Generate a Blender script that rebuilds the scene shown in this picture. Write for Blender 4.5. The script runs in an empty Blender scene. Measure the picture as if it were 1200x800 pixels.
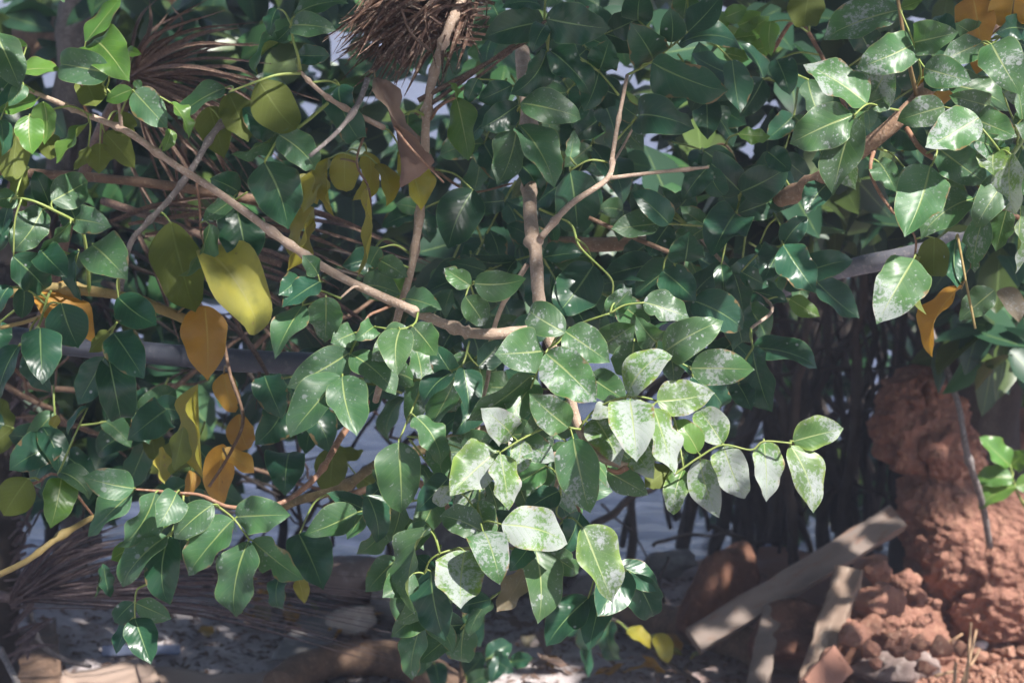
import bpy, bmesh, math, random
import numpy as np
from mathutils import Vector, Matrix, noise
rng = random.Random(7)
R = math.radians
scene = bpy.context.scene
COL = scene.collection

# ------------------------------------------------------------------ camera
PITCH = 10.0
LENS = 85.0
cam_d = bpy.data.cameras.new('camera')
cam_d.lens = LENS; cam_d.sensor_width = 36.0
cam_d.clip_start = 0.05; cam_d.clip_end = 2000
cam_d.dof.use_dof = True; cam_d.dof.focus_distance = 2.88; cam_d.dof.aperture_fstop = 10.0
cam = bpy.data.objects.new('camera', cam_d); COL.objects.link(cam)
CAMP = Vector((0, -3.0, 1.62))
cam.location = CAMP
cam.rotation_euler = (R(90 - PITCH), 0, 0)
scene.camera = cam
# ------------------------------------------------------------------ light
SUN = Vector((0.50, -0.46, 0.80)).normalized()          # towards the sun
elev = math.asin(SUN.z); azim = math.atan2(SUN.x, SUN.y)
world = bpy.data.worlds.new('World'); scene.world = world; world.use_nodes = True
wn = world.node_tree; bg = wn.nodes['Background']
sky = wn.nodes.new('ShaderNodeTexSky'); sky.sky_type = 'NISHITA'; sky.sun_disc = False
sky.sun_elevation = elev; sky.sun_rotation = azim
sky.air_density = 1.0; sky.dust_density = 0.6; sky.ozone_density = 1.0
wn.links.new(sky.outputs[0], bg.inputs[0]); bg.inputs[1].default_value = 0.078
sl = bpy.data.lights.new('sun', 'SUN'); sl.energy = 5.0; sl.angle = R(1.2); sl.color = (1, .96, .90)
so = bpy.data.objects.new('sun', sl); COL.objects.link(so)
so.rotation_euler = SUN.to_track_quat('Z', 'Y').to_euler()
vs = scene.view_settings
vs.view_transform = 'Standard'; vs.look = 'None'; vs.exposure = 1.3; vs.gamma = 1; vs.use_curve_mapping = False
scene.cycles.max_bounces = 5; scene.cycles.diffuse_bounces = 2; scene.cycles.glossy_bounces = 2; scene.cycles.transmission_bounces = 3; scene.cycles.transparent_max_bounces = 4
scene.cycles.use_denoising = True; scene.cycles.adaptive_threshold = 0.03

# ------------------------------------------------------------------ photo geometry -> place
K = 36.0 / LENS / 1200.0
FWD = Vector((0, math.cos(R(PITCH)), -math.sin(R(PITCH))))
UP = Vector((0, math.sin(R(PITCH)), math.cos(R(PITCH))))
RT = Vector((1, 0, 0))
def at(px, py, d):
    return CAMP + (FWD + RT * ((px - 600) * K) + UP * ((400 - py) * K)) * d
def ground_depth(px, py, z=0.0):
    v = FWD + RT * ((px - 600) * K) + UP * ((400 - py) * K)
    return (z - CAMP.z) / v.z
def gpt(px, py, z=0.0):
    return at(px, py, ground_depth(px, py, z))

# ------------------------------------------------------------------ materials
def newmat(name):
    m = bpy.data.materials.new(name); m.use_nodes = True
    nt = m.node_tree
    for n in list(nt.nodes): nt.nodes.remove(n)
    out = nt.nodes.new('ShaderNodeOutputMaterial')
    return m, nt, out
class N:
    def __init__(s, nt): s.nt = nt
    def node(s, t, **kw):
        n = s.nt.nodes.new(t)
        for k, v in kw.items(): setattr(n, k, v)
        return n
    def put(s, inp, v):
        if isinstance(v, bpy.types.NodeSocket): s.nt.links.new(v, inp)
        elif v is not None:
            if isinstance(v, (tuple, list)) and len(v) == 3 and inp.type == 'RGBA': v = (*v, 1)
            inp.default_value = v
    def math(s, op, a, b=None, c=None):
        n = s.node('ShaderNodeMath', operation=op)
        s.put(n.inputs[0], a); s.put(n.inputs[1], b); s.put(n.inputs[2], c)
        return n.outputs[0]
    def mix(s, f, a, b):
        n = s.node('ShaderNodeMix', data_type='RGBA')
        s.put(n.inputs[0], f); s.put(n.inputs[6], a); s.put(n.inputs[7], b)
        return n.outputs[2]
    def noise(s, vec, scale, detail=3, rough=.55, w=None, dist=0):
        n = s.node('ShaderNodeTexNoise')
        if w is not None: vec = s.shift(vec, w)
        if vec is not None: s.put(n.inputs['Vector'], vec)
        n.inputs['Scale'].default_value = scale; n.inputs['Detail'].default_value = detail
        n.inputs['Roughness'].default_value = rough; n.inputs['Distortion'].default_value = dist
        return n.outputs[0]
    def shift(s, vec, w):
        v = s.node('ShaderNodeVectorMath', operation='ADD'); s.put(v.inputs[0], vec); s.put(v.inputs[1], w); return v.outputs[0]
    def ramp(s, f, lo, hi):
        n = s.node('ShaderNodeMapRange', interpolation_type='SMOOTHSTEP')
        s.put(n.inputs[0], f); s.put(n.inputs[1], lo); s.put(n.inputs[2], hi)
        return n.outputs[0]
    def bump(s, h, strength, dist, nrm=None):
        n = s.node('ShaderNodeBump'); s.put(n.inputs['Height'], h)
        n.inputs['Strength'].default_value = strength; n.inputs['Distance'].default_value = dist
        if nrm is not None: s.put(n.inputs['Normal'], nrm)
        return n.outputs[0]

def leaf_mat(name, top, under, vein, dust=None, trans=.28, rough=.34, spots=None, blotch=None, hue=.012, edge=None):
    m, nt, out = newmat(name); g = N(nt)
    uv = g.node('ShaderNodeUVMap'); sp = g.node('ShaderNodeSeparateXYZ'); nt.links.new(uv.outputs[0], sp.inputs[0])
    u, v = sp.outputs[0], sp.outputs[1]
    au = g.math('ABSOLUTE', g.math('SUBTRACT', u, .5))
    oi = g.node('ShaderNodeObjectInfo'); geo = g.node('ShaderNodeNewGeometry')
    rnd = g.math('FRACT', g.math('ADD', oi.outputs['Random'], g.math('MULTIPLY', geo.outputs['Random Per Island'], 7.31)))
    tc = g.node('ShaderNodeTexCoord'); ob = tc.outputs['Object']
    w = g.math('MULTIPLY', rnd, 9.0)
    n1 = g.noise(ob, 28, 3, .55, w)
    # colour: per-leaf variation and soft mottling
    hs = g.node('ShaderNodeHueSaturation'); g.put(hs.inputs['Color'], top)
    g.put(hs.inputs['Hue'], g.math('ADD', .5 - hue, g.math('MULTIPLY', rnd, 2 * hue)))
    r2 = g.math('FRACT', g.math('MULTIPLY', rnd, 13.7))
    g.put(hs.inputs['Value'], g.math('ADD', .72, g.math('MULTIPLY', r2, .5)))
    g.put(hs.inputs['Saturation'], g.math('ADD', .88, g.math('MULTIPLY', n1, .24)))
    c = hs.outputs[0]
    c = g.mix(g.math('MULTIPLY', g.ramp(n1, .45, .75), .35), c, (top[0] * 1.5, top[1] * 1.25, top[2] * .9))
    if edge: c = g.mix(g.math('MULTIPLY', g.ramp(au, .30, .5), .8), c, edge)
    if blotch:
        nb = g.noise(ob, 18, 4, .6, g.math('ADD', w, 9.0))
        c = g.mix(g.math('MULTIPLY', g.ramp(nb, .42, .62), .8), c, blotch)
    # lateral veins
    s = g.math('SUBTRACT', g.math('MULTIPLY', v, 9.0), g.math('MULTIPLY', au, 5.0))
    f = g.math('ABSOLUTE', g.math('SUBTRACT', g.math('FRACT', s), .5))
    lat = g.math('SUBTRACT', 1.0, g.ramp(f, .0, .07))
    lat = g.math('MULTIPLY', lat, g.math('SUBTRACT', 1.0, g.ramp(au, .28, .46)))
    c = g.mix(g.math('MULTIPLY', lat, .16), c, vein)
    midw = g.math('MULTIPLY', g.math('SUBTRACT', 1.15, v), .034)
    mid = g.math('SUBTRACT', 1.0, g.ramp(au, g.math('MULTIPLY', midw, .4), midw))
    c = g.mix(g.math('MULTIPLY', mid, .8), c, vein)
    rim = g.ramp(au, .472, .5)
    c = g.mix(g.math('MULTIPLY', rim, .45), c, vein)
    if not blotch:
        nb2 = g.noise(ob, 60, 2, .6, g.math('ADD', w, 7.0))
        br = g.math('MULTIPLY', g.ramp(g.math('ADD', g.math('MULTIPLY', nb2, .55), g.math('ADD', au, g.math('MULTIPLY', v, .06))), .80, .84), g.ramp(r2, .45, .6))
        c = g.mix(g.math('MULTIPLY', br, .85), c, (.24, .15, .065))
    if spots:
        vo = g.node('ShaderNodeTexVoronoi', voronoi_dimensions='3D'); g.put(vo.inputs['Vector'], g.shift(ob, w)); vo.inputs['Scale'].default_value = 55
        k = g.math('SUBTRACT', 1.0, g.ramp(vo.outputs['Distance'], .06, .16))
        k = g.math('MULTIPLY', k, g.ramp(n1, .5, .58))
        c = g.mix(k, c, spots)
    rgh = rough
    hgt = g.math('ADD', g.math('MULTIPLY', f, .5), g.math('MULTIPLY', n1, .6))
    hgt = g.math('SUBTRACT', hgt, g.math('MULTIPLY', mid, .5))
    if dust:
        amt, lo, hi = dust
        na = g.noise(ob, 30, 2, .5, g.math('ADD', w, 3.0))
        nf = g.noise(ob, 230, 3, .7, g.math('ADD', w, 5.0))
        am = g.math('MULTIPLY', g.math('SUBTRACT', r2, .5), .10)
        am = g.math('ADD', am, g.math('MULTIPLY', g.math('SUBTRACT', v, .5), .07))
        x = g.math('ADD', g.math('ADD', g.math('MULTIPLY', na, .5), g.math('MULTIPLY', nf, .5)), am)
        dm = g.math('MULTIPLY', g.ramp(x, lo - .005, hi + .01), .86)
        dm = g.math('MAXIMUM', dm, g.math('MULTIPLY', g.ramp(nf, .62, .68), g.ramp(na, .42, .5)))
        vo = g.node('ShaderNodeTexVoronoi', voronoi_dimensions='3D'); g.put(vo.inputs['Vector'], g.shift(ob, w)); vo.inputs['Scale'].default_value = 150; vo.inputs['Randomness'].default_value = 1
        dot = g.math('SUBTRACT', 1.0, g.ramp(vo.outputs['Distance'], .08, .22))
        dot = g.math('MULTIPLY', dot, g.ramp(na, .44, .56))
        dm = g.math('MAXIMUM', dm, dot)
        v2 = g.node('ShaderNodeTexVoronoi'); g.put(v2.inputs['Vector'], g.shift(ob, g.math("ADD", w, 4.0))); v2.inputs['Scale'].default_value = 42
        big = g.math('MULTIPLY', g.math('SUBTRACT', 1.0, g.ramp(g.math('ADD', v2.outputs['Distance'], g.math('MULTIPLY', nf, .16)), .20, .26)), g.ramp(na, .5, .54))
        dm = g.math('MAXIMUM', dm, big)
        dm = g.math('MULTIPLY', dm, g.math('SUBTRACT', 1.0, g.math('MULTIPLY', mid, .8)))
        dm = g.math('MULTIPLY', g.math('MULTIPLY', dm, g.math('SUBTRACT', 1.0, g.math('MULTIPLY', lat, .45))), amt)
        film = g.math('MULTIPLY', g.ramp(na, .3, .7), .16 * amt)
        dm2 = g.math('MAXIMUM', dm, film)
        c = g.mix(dm2, c, (.38, .40, .41))
        rgh = g.math('ADD', rough, g.math('MULTIPLY', dm2, .45))
    cu = g.mix(g.math('MULTIPLY', n1, .4), under, (under[0] * 1.3, under[1] * 1.15, under[2]))
    cu = g.mix(g.math('MULTIPLY', g.math('MAXIMUM', mid, g.math('MULTIPLY', lat, .5)), .7), cu, vein)
    back = geo.outputs['Backfacing']
    col = g.mix(back, c, cu)
    bs = g.node('ShaderNodeBsdfPrincipled'); g.put(bs.inputs['Base Color'], col)
    g.put(bs.inputs['Roughness'], g.math('ADD', rgh, g.math('MULTIPLY', back, .3)))
    bs.inputs['Specular IOR Level'].default_value = .45
    g.put(bs.inputs['Normal'], g.bump(hgt, .35, .0012))
    tr = g.node('ShaderNodeBsdfTranslucent'); g.put(tr.inputs[0], g.mix(.5, col, (top[0] * 2.2, top[1] * 1.9, top[2] * .5)))
    mx = g.node('ShaderNodeMixShader'); mx.inputs[0].default_value = trans
    nt.links.new(bs.outputs[0], mx.inputs[1]); nt.links.new(tr.outputs[0], mx.inputs[2])
    nt.links.new(mx.outputs[0], out.inputs[0])
    return m

def solid_mat(name, ca, cb, scale=20, rough=.8, bump=.4, bdist=.004, cc=None, detail=6, stretch=None, spec=.3, fine=None):
    m, nt, out = newmat(name); g = N(nt)
    tc = g.node('ShaderNodeTexCoord'); oi = g.node('ShaderNodeObjectInfo')
    vec = tc.outputs['Object']
    if stretch:
        mp = g.node('ShaderNodeMapping'); nt.links.new(vec, mp.inputs[0]); mp.inputs['Scale'].default_value = stretch; vec = mp.outputs[0]
    w = g.math('MULTIPLY', oi.outputs['Random'], 9.0)
    n1 = g.noise(vec, scale, detail, .62, w)
    n2 = g.noise(vec, scale * 4.5, 4, .65, g.math('ADD', w, 3.0))
    c = g.mix(g.ramp(n1, .32, .68), ca, cb)
    if cc: c = g.mix(g.ramp(n2, .52, .68), c, cc)
    h = g.math('ADD', n1, g.math('MULTIPLY', n2, .5))
    bs = g.node('ShaderNodeBsdfPrincipled'); g.put(bs.inputs['Base Color'], c)
    bs.inputs['Roughness'].default_value = rough; bs.inputs['Specular IOR Level'].default_value = spec
    g.put(bs.inputs['Normal'], g.bump(h, bump, bdist))
    nt.links.new(bs.outputs[0], out.inputs[0])
    return m

VE = (.30, .38, .13)
M = {}
def mass_mat(name, col, trans=.2):
    m, nt, out = newmat(name); g = N(nt)
    geo = g.node('ShaderNodeNewGeometry'); rnd = geo.outputs['Random Per Island']
    uv = g.node('ShaderNodeUVMap'); sp = g.node('ShaderNodeSeparateXYZ'); nt.links.new(uv.outputs[0], sp.inputs[0])
    au = g.math('ABSOLUTE', g.math('SUBTRACT', sp.outputs[0], .5))
    c = g.mix(rnd, tuple(x * .7 for x in col), tuple(x * 1.3 for x in col))
    c = g.mix(g.math('MULTIPLY', g.math('SUBTRACT', 1.0, g.ramp(au, .01, .03)), .6), c, (.2, .28, .1))
    bs = g.node('ShaderNodeBsdfPrincipled'); g.put(bs.inputs['Base Color'], c); bs.inputs['Roughness'].default_value = .36
    tr = g.node('ShaderNodeBsdfTranslucent'); g.put(tr.inputs[0], tuple(x * 1.8 for x in col))
    mx = g.node('ShaderNodeMixShader'); mx.inputs[0].default_value = trans
    nt.links.new(bs.outputs[0], mx.inputs[1]); nt.links.new(tr.outputs[0], mx.inputs[2]); nt.links.new(mx.outputs[0], out.inputs[0])
    return m
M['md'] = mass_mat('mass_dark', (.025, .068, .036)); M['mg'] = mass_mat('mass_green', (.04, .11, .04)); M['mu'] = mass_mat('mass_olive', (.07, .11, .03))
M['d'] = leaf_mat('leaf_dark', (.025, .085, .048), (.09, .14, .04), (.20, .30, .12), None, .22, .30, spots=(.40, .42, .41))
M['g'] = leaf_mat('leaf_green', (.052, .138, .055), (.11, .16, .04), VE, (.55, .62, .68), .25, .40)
M['l'] = leaf_mat('leaf_young', (.10, .215, .045), (.17, .23, .05), (.36, .42, .16), None, .34, .36)
M['u'] = leaf_mat('leaf_olive', (.075, .135, .03), (.115, .145, .03), (.20, .24, .07), None, .30, .42)
M['s'] = leaf_mat('leaf_dusty', (.060, .150, .050), (.13, .18, .06), (.34, .40, .16), (.86, .545, .60), .24, .36)
M['h'] = leaf_mat('leaf_coated', (.095, .185, .050), (.15, .18, .08), (.36, .42, .18), (.92, .45, .55), .22, .38, edge=(.20, .30, .05))
M['v'] = leaf_mat('leaf_turning_shaded', (.22, .22, .03), (.24, .23, .03), (.32, .32, .08), None, .32, .45, blotch=(.30, .24, .02))  # olive-yellow turning leaf, with shade put into the darker colour
M['y'] = leaf_mat('leaf_yellow', (.32, .30, .055), (.32, .29, .05), (.38, .36, .12), None, .28, .5, blotch=(.17, .19, .055), spots=(.2, .15, .08))
M['o'] = leaf_mat('leaf_orange', (.42, .24, .045), (.38, .22, .05), (.40, .30, .08), None, .30, .55, blotch=(.30, .15, .03), spots=(.10, .05, .03))
M['b'] = leaf_mat('leaf_brown', (.17, .115, .09), (.15, .10, .08), (.11, .07, .05), None, .08, .65, blotch=(.085, .055, .045), spots=(.08, .05, .04))
M['w'] = leaf_mat('leaf_withered', (.17, .14, .09), (.20, .17, .10), (.24, .20, .12), (.6, .55, .66), .22, .6)
M['petiole'] = solid_mat('petiole_green', (.20, .27, .07), (.27, .31, .10), 60, .45, .1, .001)
M['petiole_brown'] = solid_mat('petiole_reddish', (.20, .12, .07), (.26, .2, .08), 60, .5, .1, .001)
M['bark'] = solid_mat('bark_tan', (.44, .325, .25), (.32, .23, .17), 60, .8, .9, .003, cc=(.50, .41, .34))
M['bark_red'] = solid_mat('bark_reddish', (.30, .16, .10), (.20, .11, .075), 50, .7, .5, .0015, cc=(.38, .26, .19))
M['bark_yellow'] = solid_mat('bark_ochre', (.34, .25, .10), (.24, .18, .075), 45, .75, .4, .0015, cc=(.30, .24, .12))
M['bark_warm'] = solid_mat('bark_warm', (.36, .225, .15), (.24, .15, .10), 50, .8, .8, .003, cc=(.44, .32, .24))
M['bark_olive'] = solid_mat('bark_olive', (.21, .16, .075), (.13, .10, .05), 45, .8, .6, .002, cc=(.25, .2, .11))
M['bark_grey'] = solid_mat('bark_grey', (.22, .19, .18), (.14, .12, .115), 45, .85, .6, .003, cc=(.36, .33, .31))
M['limb_grey'] = solid_mat('limb_bluegrey', (.24, .235, .265), (.16, .155, .18), 30, .55, .5, .003, cc=(.36, .33, .33))
M['bark_dark'] = solid_mat('bark_dark', (.055, .044, .038), (.032, .026, .023), 30, .9, .8, .006)
M['bark_brown'] = solid_mat('bark_brown', (.20, .125, .085), (.12, .075, .05), 30, .85, .7, .004, cc=(.26, .18, .13))
M['palm'] = solid_mat('palm_dry', (.17, .108, .082), (.085, .055, .045), 40, .6, .5, .0015, cc=(.33, .24, .18), stretch=(4, 4, 4))
M['palm_fibre'] = solid_mat('palm_fibre', (.17, .10, .072), (.075, .045, .036), 40, .65, .5, .0015, cc=(.42, .34, .27))
M['palm_dark'] = solid_mat('palm_weathered', (.115, .085, .085), (.07, .05, .05), 40, .6, .5, .0015, cc=(.19, .15, .15))
M['pipe'] = solid_mat('pipe_plastic', (.075, .080, .105), (.055, .060, .080), 12, .38, .12, .001, cc=(.11, .11, .13), spec=.5)
M['pipe_blue'] = solid_mat('tube_blue', (.20, .23, .33), (.15, .17, .25), 12, .4, .12, .001)
M['clay'] = solid_mat('clay_red', (.36, .185, .135), (.24, .118, .085), 13, .95, 1.0, .03, cc=(.41, .23, .16), spec=.1)
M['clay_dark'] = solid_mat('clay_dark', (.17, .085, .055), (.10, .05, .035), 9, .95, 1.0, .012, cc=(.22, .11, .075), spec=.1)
M['clay_crumb'] = solid_mat('clay_crumb', (.36, .195, .14), (.25, .125, .085), 14, .95, .9, .006, cc=(.48, .31, .23), spec=.1)
M['stone'] = solid_mat('stone_grey', (.27, .25, .24), (.17, .155, .15), 7, .9, .8, .01, cc=(.34, .32, .30))
M['stone_pale'] = solid_mat('stone_pale', (.48, .41, .36), (.34, .28, .24), 9, .9, .6, .008, cc=(.55, .49, .44))
M['stone_pink'] = solid_mat('stone_pinkish', (.30, .23, .21), (.19, .14, .125), 7, .9, .8, .01, cc=(.40, .33, .30))
M['board'] = solid_mat('board_weathered', (.22, .175, .15), (.14, .11, .095), 16, .9, .9, .004, cc=(.19, .12, .09), stretch=(1, .25, 1))
M['board_brown'] = solid_mat('board_brown', (.30, .215, .165), (.20, .14, .105), 14, .85, .5, .003, cc=(.36, .28, .22), stretch=(1, .25, 1))
M['tile'] = solid_mat('tile_terracotta', (.32, .16, .115), (.24, .12, .085), 14, .9, .4, .003)
M['paper'] = solid_mat('card_buff', (.42, .31, .25), (.32, .23, .18), 6, .85, .2, .002)
M['white'] = solid_mat('scrap_white', (.78, .78, .78), (.66, .66, .68), 20, .6, .2, .002)
M['straw'] = solid_mat('straw', (.55, .36, .22), (.42, .26, .15), 30, .7, .3, .001)

def ground_mat():
    m, nt, out = newmat('ground_soil'); g = N(nt)
    tc = g.node('ShaderNodeTexCoord'); P = tc.outputs['Object']
    a = g.noise(P, 1.4, 5, .6); b = g.noise(P, 9, 6, .65); d = g.noise(P, 60, 5, .7)
    c = g.mix(g.ramp(a, .35, .65), (.58, .52, .52), (.47, .41, .41))
    c = g.mix(g.math('MULTIPLY', g.ramp(b, .5, .66), .7), c, (.26, .19, .16))
    c = g.mix(g.math('MULTIPLY', g.ramp(d, .55, .65), .6), c, (.13, .09, .075))
    c = g.mix(g.math('MULTIPLY', g.ramp(d, .45, .36), .5), c, (.50, .45, .42))
    # redder laterite towards the clay boulder
    sp = g.node('ShaderNodeSeparateXYZ'); nt.links.new(P, sp.inputs[0])
    red = g.math('MULTIPLY', g.ramp(g.math('ADD', sp.outputs[0], g.math('MULTIPLY', b, .5)), .45, .95), g.ramp(sp.outputs[1], .3, 1.2))
    c = g.mix(g.math('MULTIPLY', red, .9), c, g.mix(b, (.20, .085, .052), (.36, .17, .11)))
    bs = g.node('ShaderNodeBsdfPrincipled'); g.put(bs.inputs['Base Color'], c)
    bs.inputs['Roughness'].default_value = .95; bs.inputs['Specular IOR Level'].default_value = .15
    g.put(bs.inputs['Normal'], g.bump(g.math('ADD', g.math('MULTIPLY', b, 1.0), g.math('MULTIPLY', d, .4)), .9, .02))
    nt.links.new(bs.outputs[0], out.inputs[0]); return m
def water_mat():
    m, nt, out = newmat('water'); g = N(nt)
    tc = g.node('ShaderNodeTexCoord')
    mp = g.node('ShaderNodeMapping'); nt.links.new(tc.outputs['Object'], mp.inputs[0]); mp.inputs['Scale'].default_value = (1, 1.6, 1)
    a = g.noise(mp.outputs[0], 3.0, 3, .5, dist=.4); b = g.noise(mp.outputs[0], 14, 3, .55, dist=.3)
    bs = g.node('ShaderNodeBsdfPrincipled'); g.put(bs.inputs['Base Color'], (.075, .085, .14))
    bs.inputs['Roughness'].default_value = .22; bs.inputs['IOR'].default_value = 1.33
    g.put(bs.inputs['Normal'], g.bump(g.math('ADD', a, g.math('MULTIPLY', b, .12)), .3, .06))
    nt.links.new(bs.outputs[0], out.inputs[0]); return m
M['ground'] = ground_mat(); M['water'] = water_mat()
M['bank'] = solid_mat('bank_scrub', (.07, .10, .05), (.10, .11, .06), .15, .95, .8, .5, cc=(.16, .13, .09))

# ------------------------------------------------------------------ object helpers
def link(o, parent=None):
    COL.objects.link(o)
    if parent is not None: o.parent = parent
    return o
def mesh_obj(name, verts, faces, mats, parent=None, uvs=None, fmat=None, smooth=True):
    me = bpy.data.meshes.new(name)
    me.from_pydata([tuple(v) for v in verts], [], faces)
    for m in (mats if isinstance(mats, list) else [mats]): me.materials.append(m)
    if uvs is not None:
        ul = me.uv_layers.new(name='UVMap')
        idx = np.empty(len(me.loops), dtype=np.int32); me.loops.foreach_get('vertex_index', idx)
        ul.data.foreach_set('uv', np.asarray(uvs, dtype=np.float32)[idx].ravel())
    if fmat is not None: me.polygons.foreach_set('material_index', fmat)
    if smooth: me.polygons.foreach_set('use_smooth', [True] * len(me.polygons))
    me.update()
    return link(bpy.data.objects.new(name, me), parent)
def tag(o, label, cat, group=None, kind=None):
    o['label'] = label; o['category'] = cat
    if group: o['group'] = group
    if kind: o['kind'] = kind
    return o
def struct(o): o['kind'] = 'structure'; return o
def thing(name, loc, label, cat, group=None):
    o = bpy.data.objects.new(name, None); link(o); o.location = loc; o.empty_display_size = .1
    tag(o, label, cat, group); return o
def rel(o_parent, pts):
    l = o_parent.location if o_parent is not None else Vector((0, 0, 0))
    return [p - l for p in pts]

def smooth_path(pts, n):
    """Catmull-Rom through points -> n samples per span"""
    if len(pts) < 3: 
        a, b = pts
        return [a.lerp(b, i / n) for i in range(n + 1)]
    P = [pts[0] * 2 - pts[1]] + list(pts) + [pts[-1] * 2 - pts[-2]]
    out = []
    for i in range(1, len(P) - 2):
        p0, p1, p2, p3 = P[i - 1], P[i], P[i + 1], P[i + 2]
        for k in range(n):
            t = k / n
            out.append(.5 * ((2 * p1) + (p2 - p0) * t + (2 * p0 - 5 * p1 + 4 * p2 - p3) * t * t + (3 * p1 - p0 - 3 * p2 + p3) * t ** 3))
    out.append(P[-2].copy()); return out
def tube_geo(path, radii, sides=8, jit=0.0, r=rng, knots=0, flat=1.0):
    V, F = [], []
    n = len(path); ref = Vector((.3, .2, .9)).normalized()
    prev = None
    kn = {r.randrange(2, max(3, n - 2)): 1.25 + .3 * r.random() for _ in range(knots)}
    for i, p in enumerate(path):
        t = (path[min(i + 1, n - 1)] - path[max(i - 1, 0)])
        t = t.normalized() if t.length > 1e-9 else Vector((0, 0, 1))
        if prev is None:
            a = ref.cross(t)
            if a.length < .1: a = Vector((1, 0, 0)).cross(t)
            a.normalize()
        else:
            a = (prev - t * prev.dot(t)).normalized()
        prev = a; b = t.cross(a)
        rr = radii[i] * kn.get(i, 1) if i in kn else radii[i]
        for s in range(sides):
            an = 2 * math.pi * s / sides
            q = rr * (1 + jit * (r.random() - .5))
            V.append(p + a * (math.cos(an) * q) + b * (math.sin(an) * q * flat))
    for i in range(n - 1):
        for s in range(sides):
            s2 = (s + 1) % sides
            F.append((i * sides + s, i * sides + s2, (i + 1) * sides + s2, (i + 1) * sides + s))
    F.append(tuple(range(sides - 1, -1, -1))); F.append(tuple((n - 1) * sides + s for s in range(sides)))
    return V, F
def px_path(pts): return [at(*p) for p in pts]
def branch(parent, name, pts, r0, r1, mat, sides=9, n=6, jit=.14, knots=0, wob=0.0):
    """pts: photo x, y and distance; r0, r1: radii in photo pixels at that distance"""
    P = px_path(pts); path = smooth_path(P, n)
    L = len(path) - 1
    dm = [p[2] for p in pts]
    rad = []
    for i in range(L + 1):
        t = i / L
        dd = dm[0] + (dm[-1] - dm[0]) * t
        rad.append((r0 + (r1 - r0) * t) * K * dd * (1 + .10 * noise.noise(path[i] * 25)))
    if wob:
        path = [p + noise.noise_vector(p * 14) * wob * (0 if i in (0, L) else 1) for i, p in enumerate(path)]
    V, F = tube_geo(path, rad, sides, jit, rng, knots)
    o = mesh_obj(name, rel(parent, V), F, M[mat], parent)
    return o, path

# ------------------------------------------------------------------ leaf
PT = [0, .018, .05, .09, .14, .20, .28, .38, .50, .62, .73, .82, .89, .945, 1.0]
PW = [.03, .22, .42, .60, .76, .89, .98, 1.0, .965, .87, .72, .53, .33, .14, .0]
PINCH = [.05, .12, .22, .32, .42, .48, .50, .44, .40, .66, .92, .95, .7, .35, .0]
def sinterp(t, xs, ys):
    for i in range(len(xs) - 1):
        if t <= xs[i + 1] + 1e-9:
            h = xs[i + 1] - xs[i]; f = (t - xs[i]) / h
            m0 = (ys[i + 1] - ys[i - 1]) / (xs[i + 1] - xs[i - 1]) if i > 0 else (ys[1] - ys[0]) / h
            m1 = (ys[i + 2] - ys[i]) / (xs[i + 2] - xs[i]) if i + 2 < len(xs) else (ys[-1] - ys[-2]) / h
            return max(0, (2 * f ** 3 - 3 * f * f + 1) * ys[i] + (f ** 3 - 2 * f * f + f) * h * m0 + (3 * f * f - 2 * f ** 3) * ys[i + 1] + (f ** 3 - f * f) * h * m1)
    return ys[-1]
FT = [0, .012, .03, .055, .085, .12, .16, .21, .27, .33, .40, .47, .54, .61, .67, .73, .78, .83, .875, .91, .94, .965, .985, 1.0]
def interp(t, xs, ys):
    for i in range(len(xs) - 1):
        if t <= xs[i + 1]:
            f = (t - xs[i]) / (xs[i + 1] - xs[i]); return ys[i] + (ys[i + 1] - ys[i]) * f
    return ys[-1]
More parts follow.
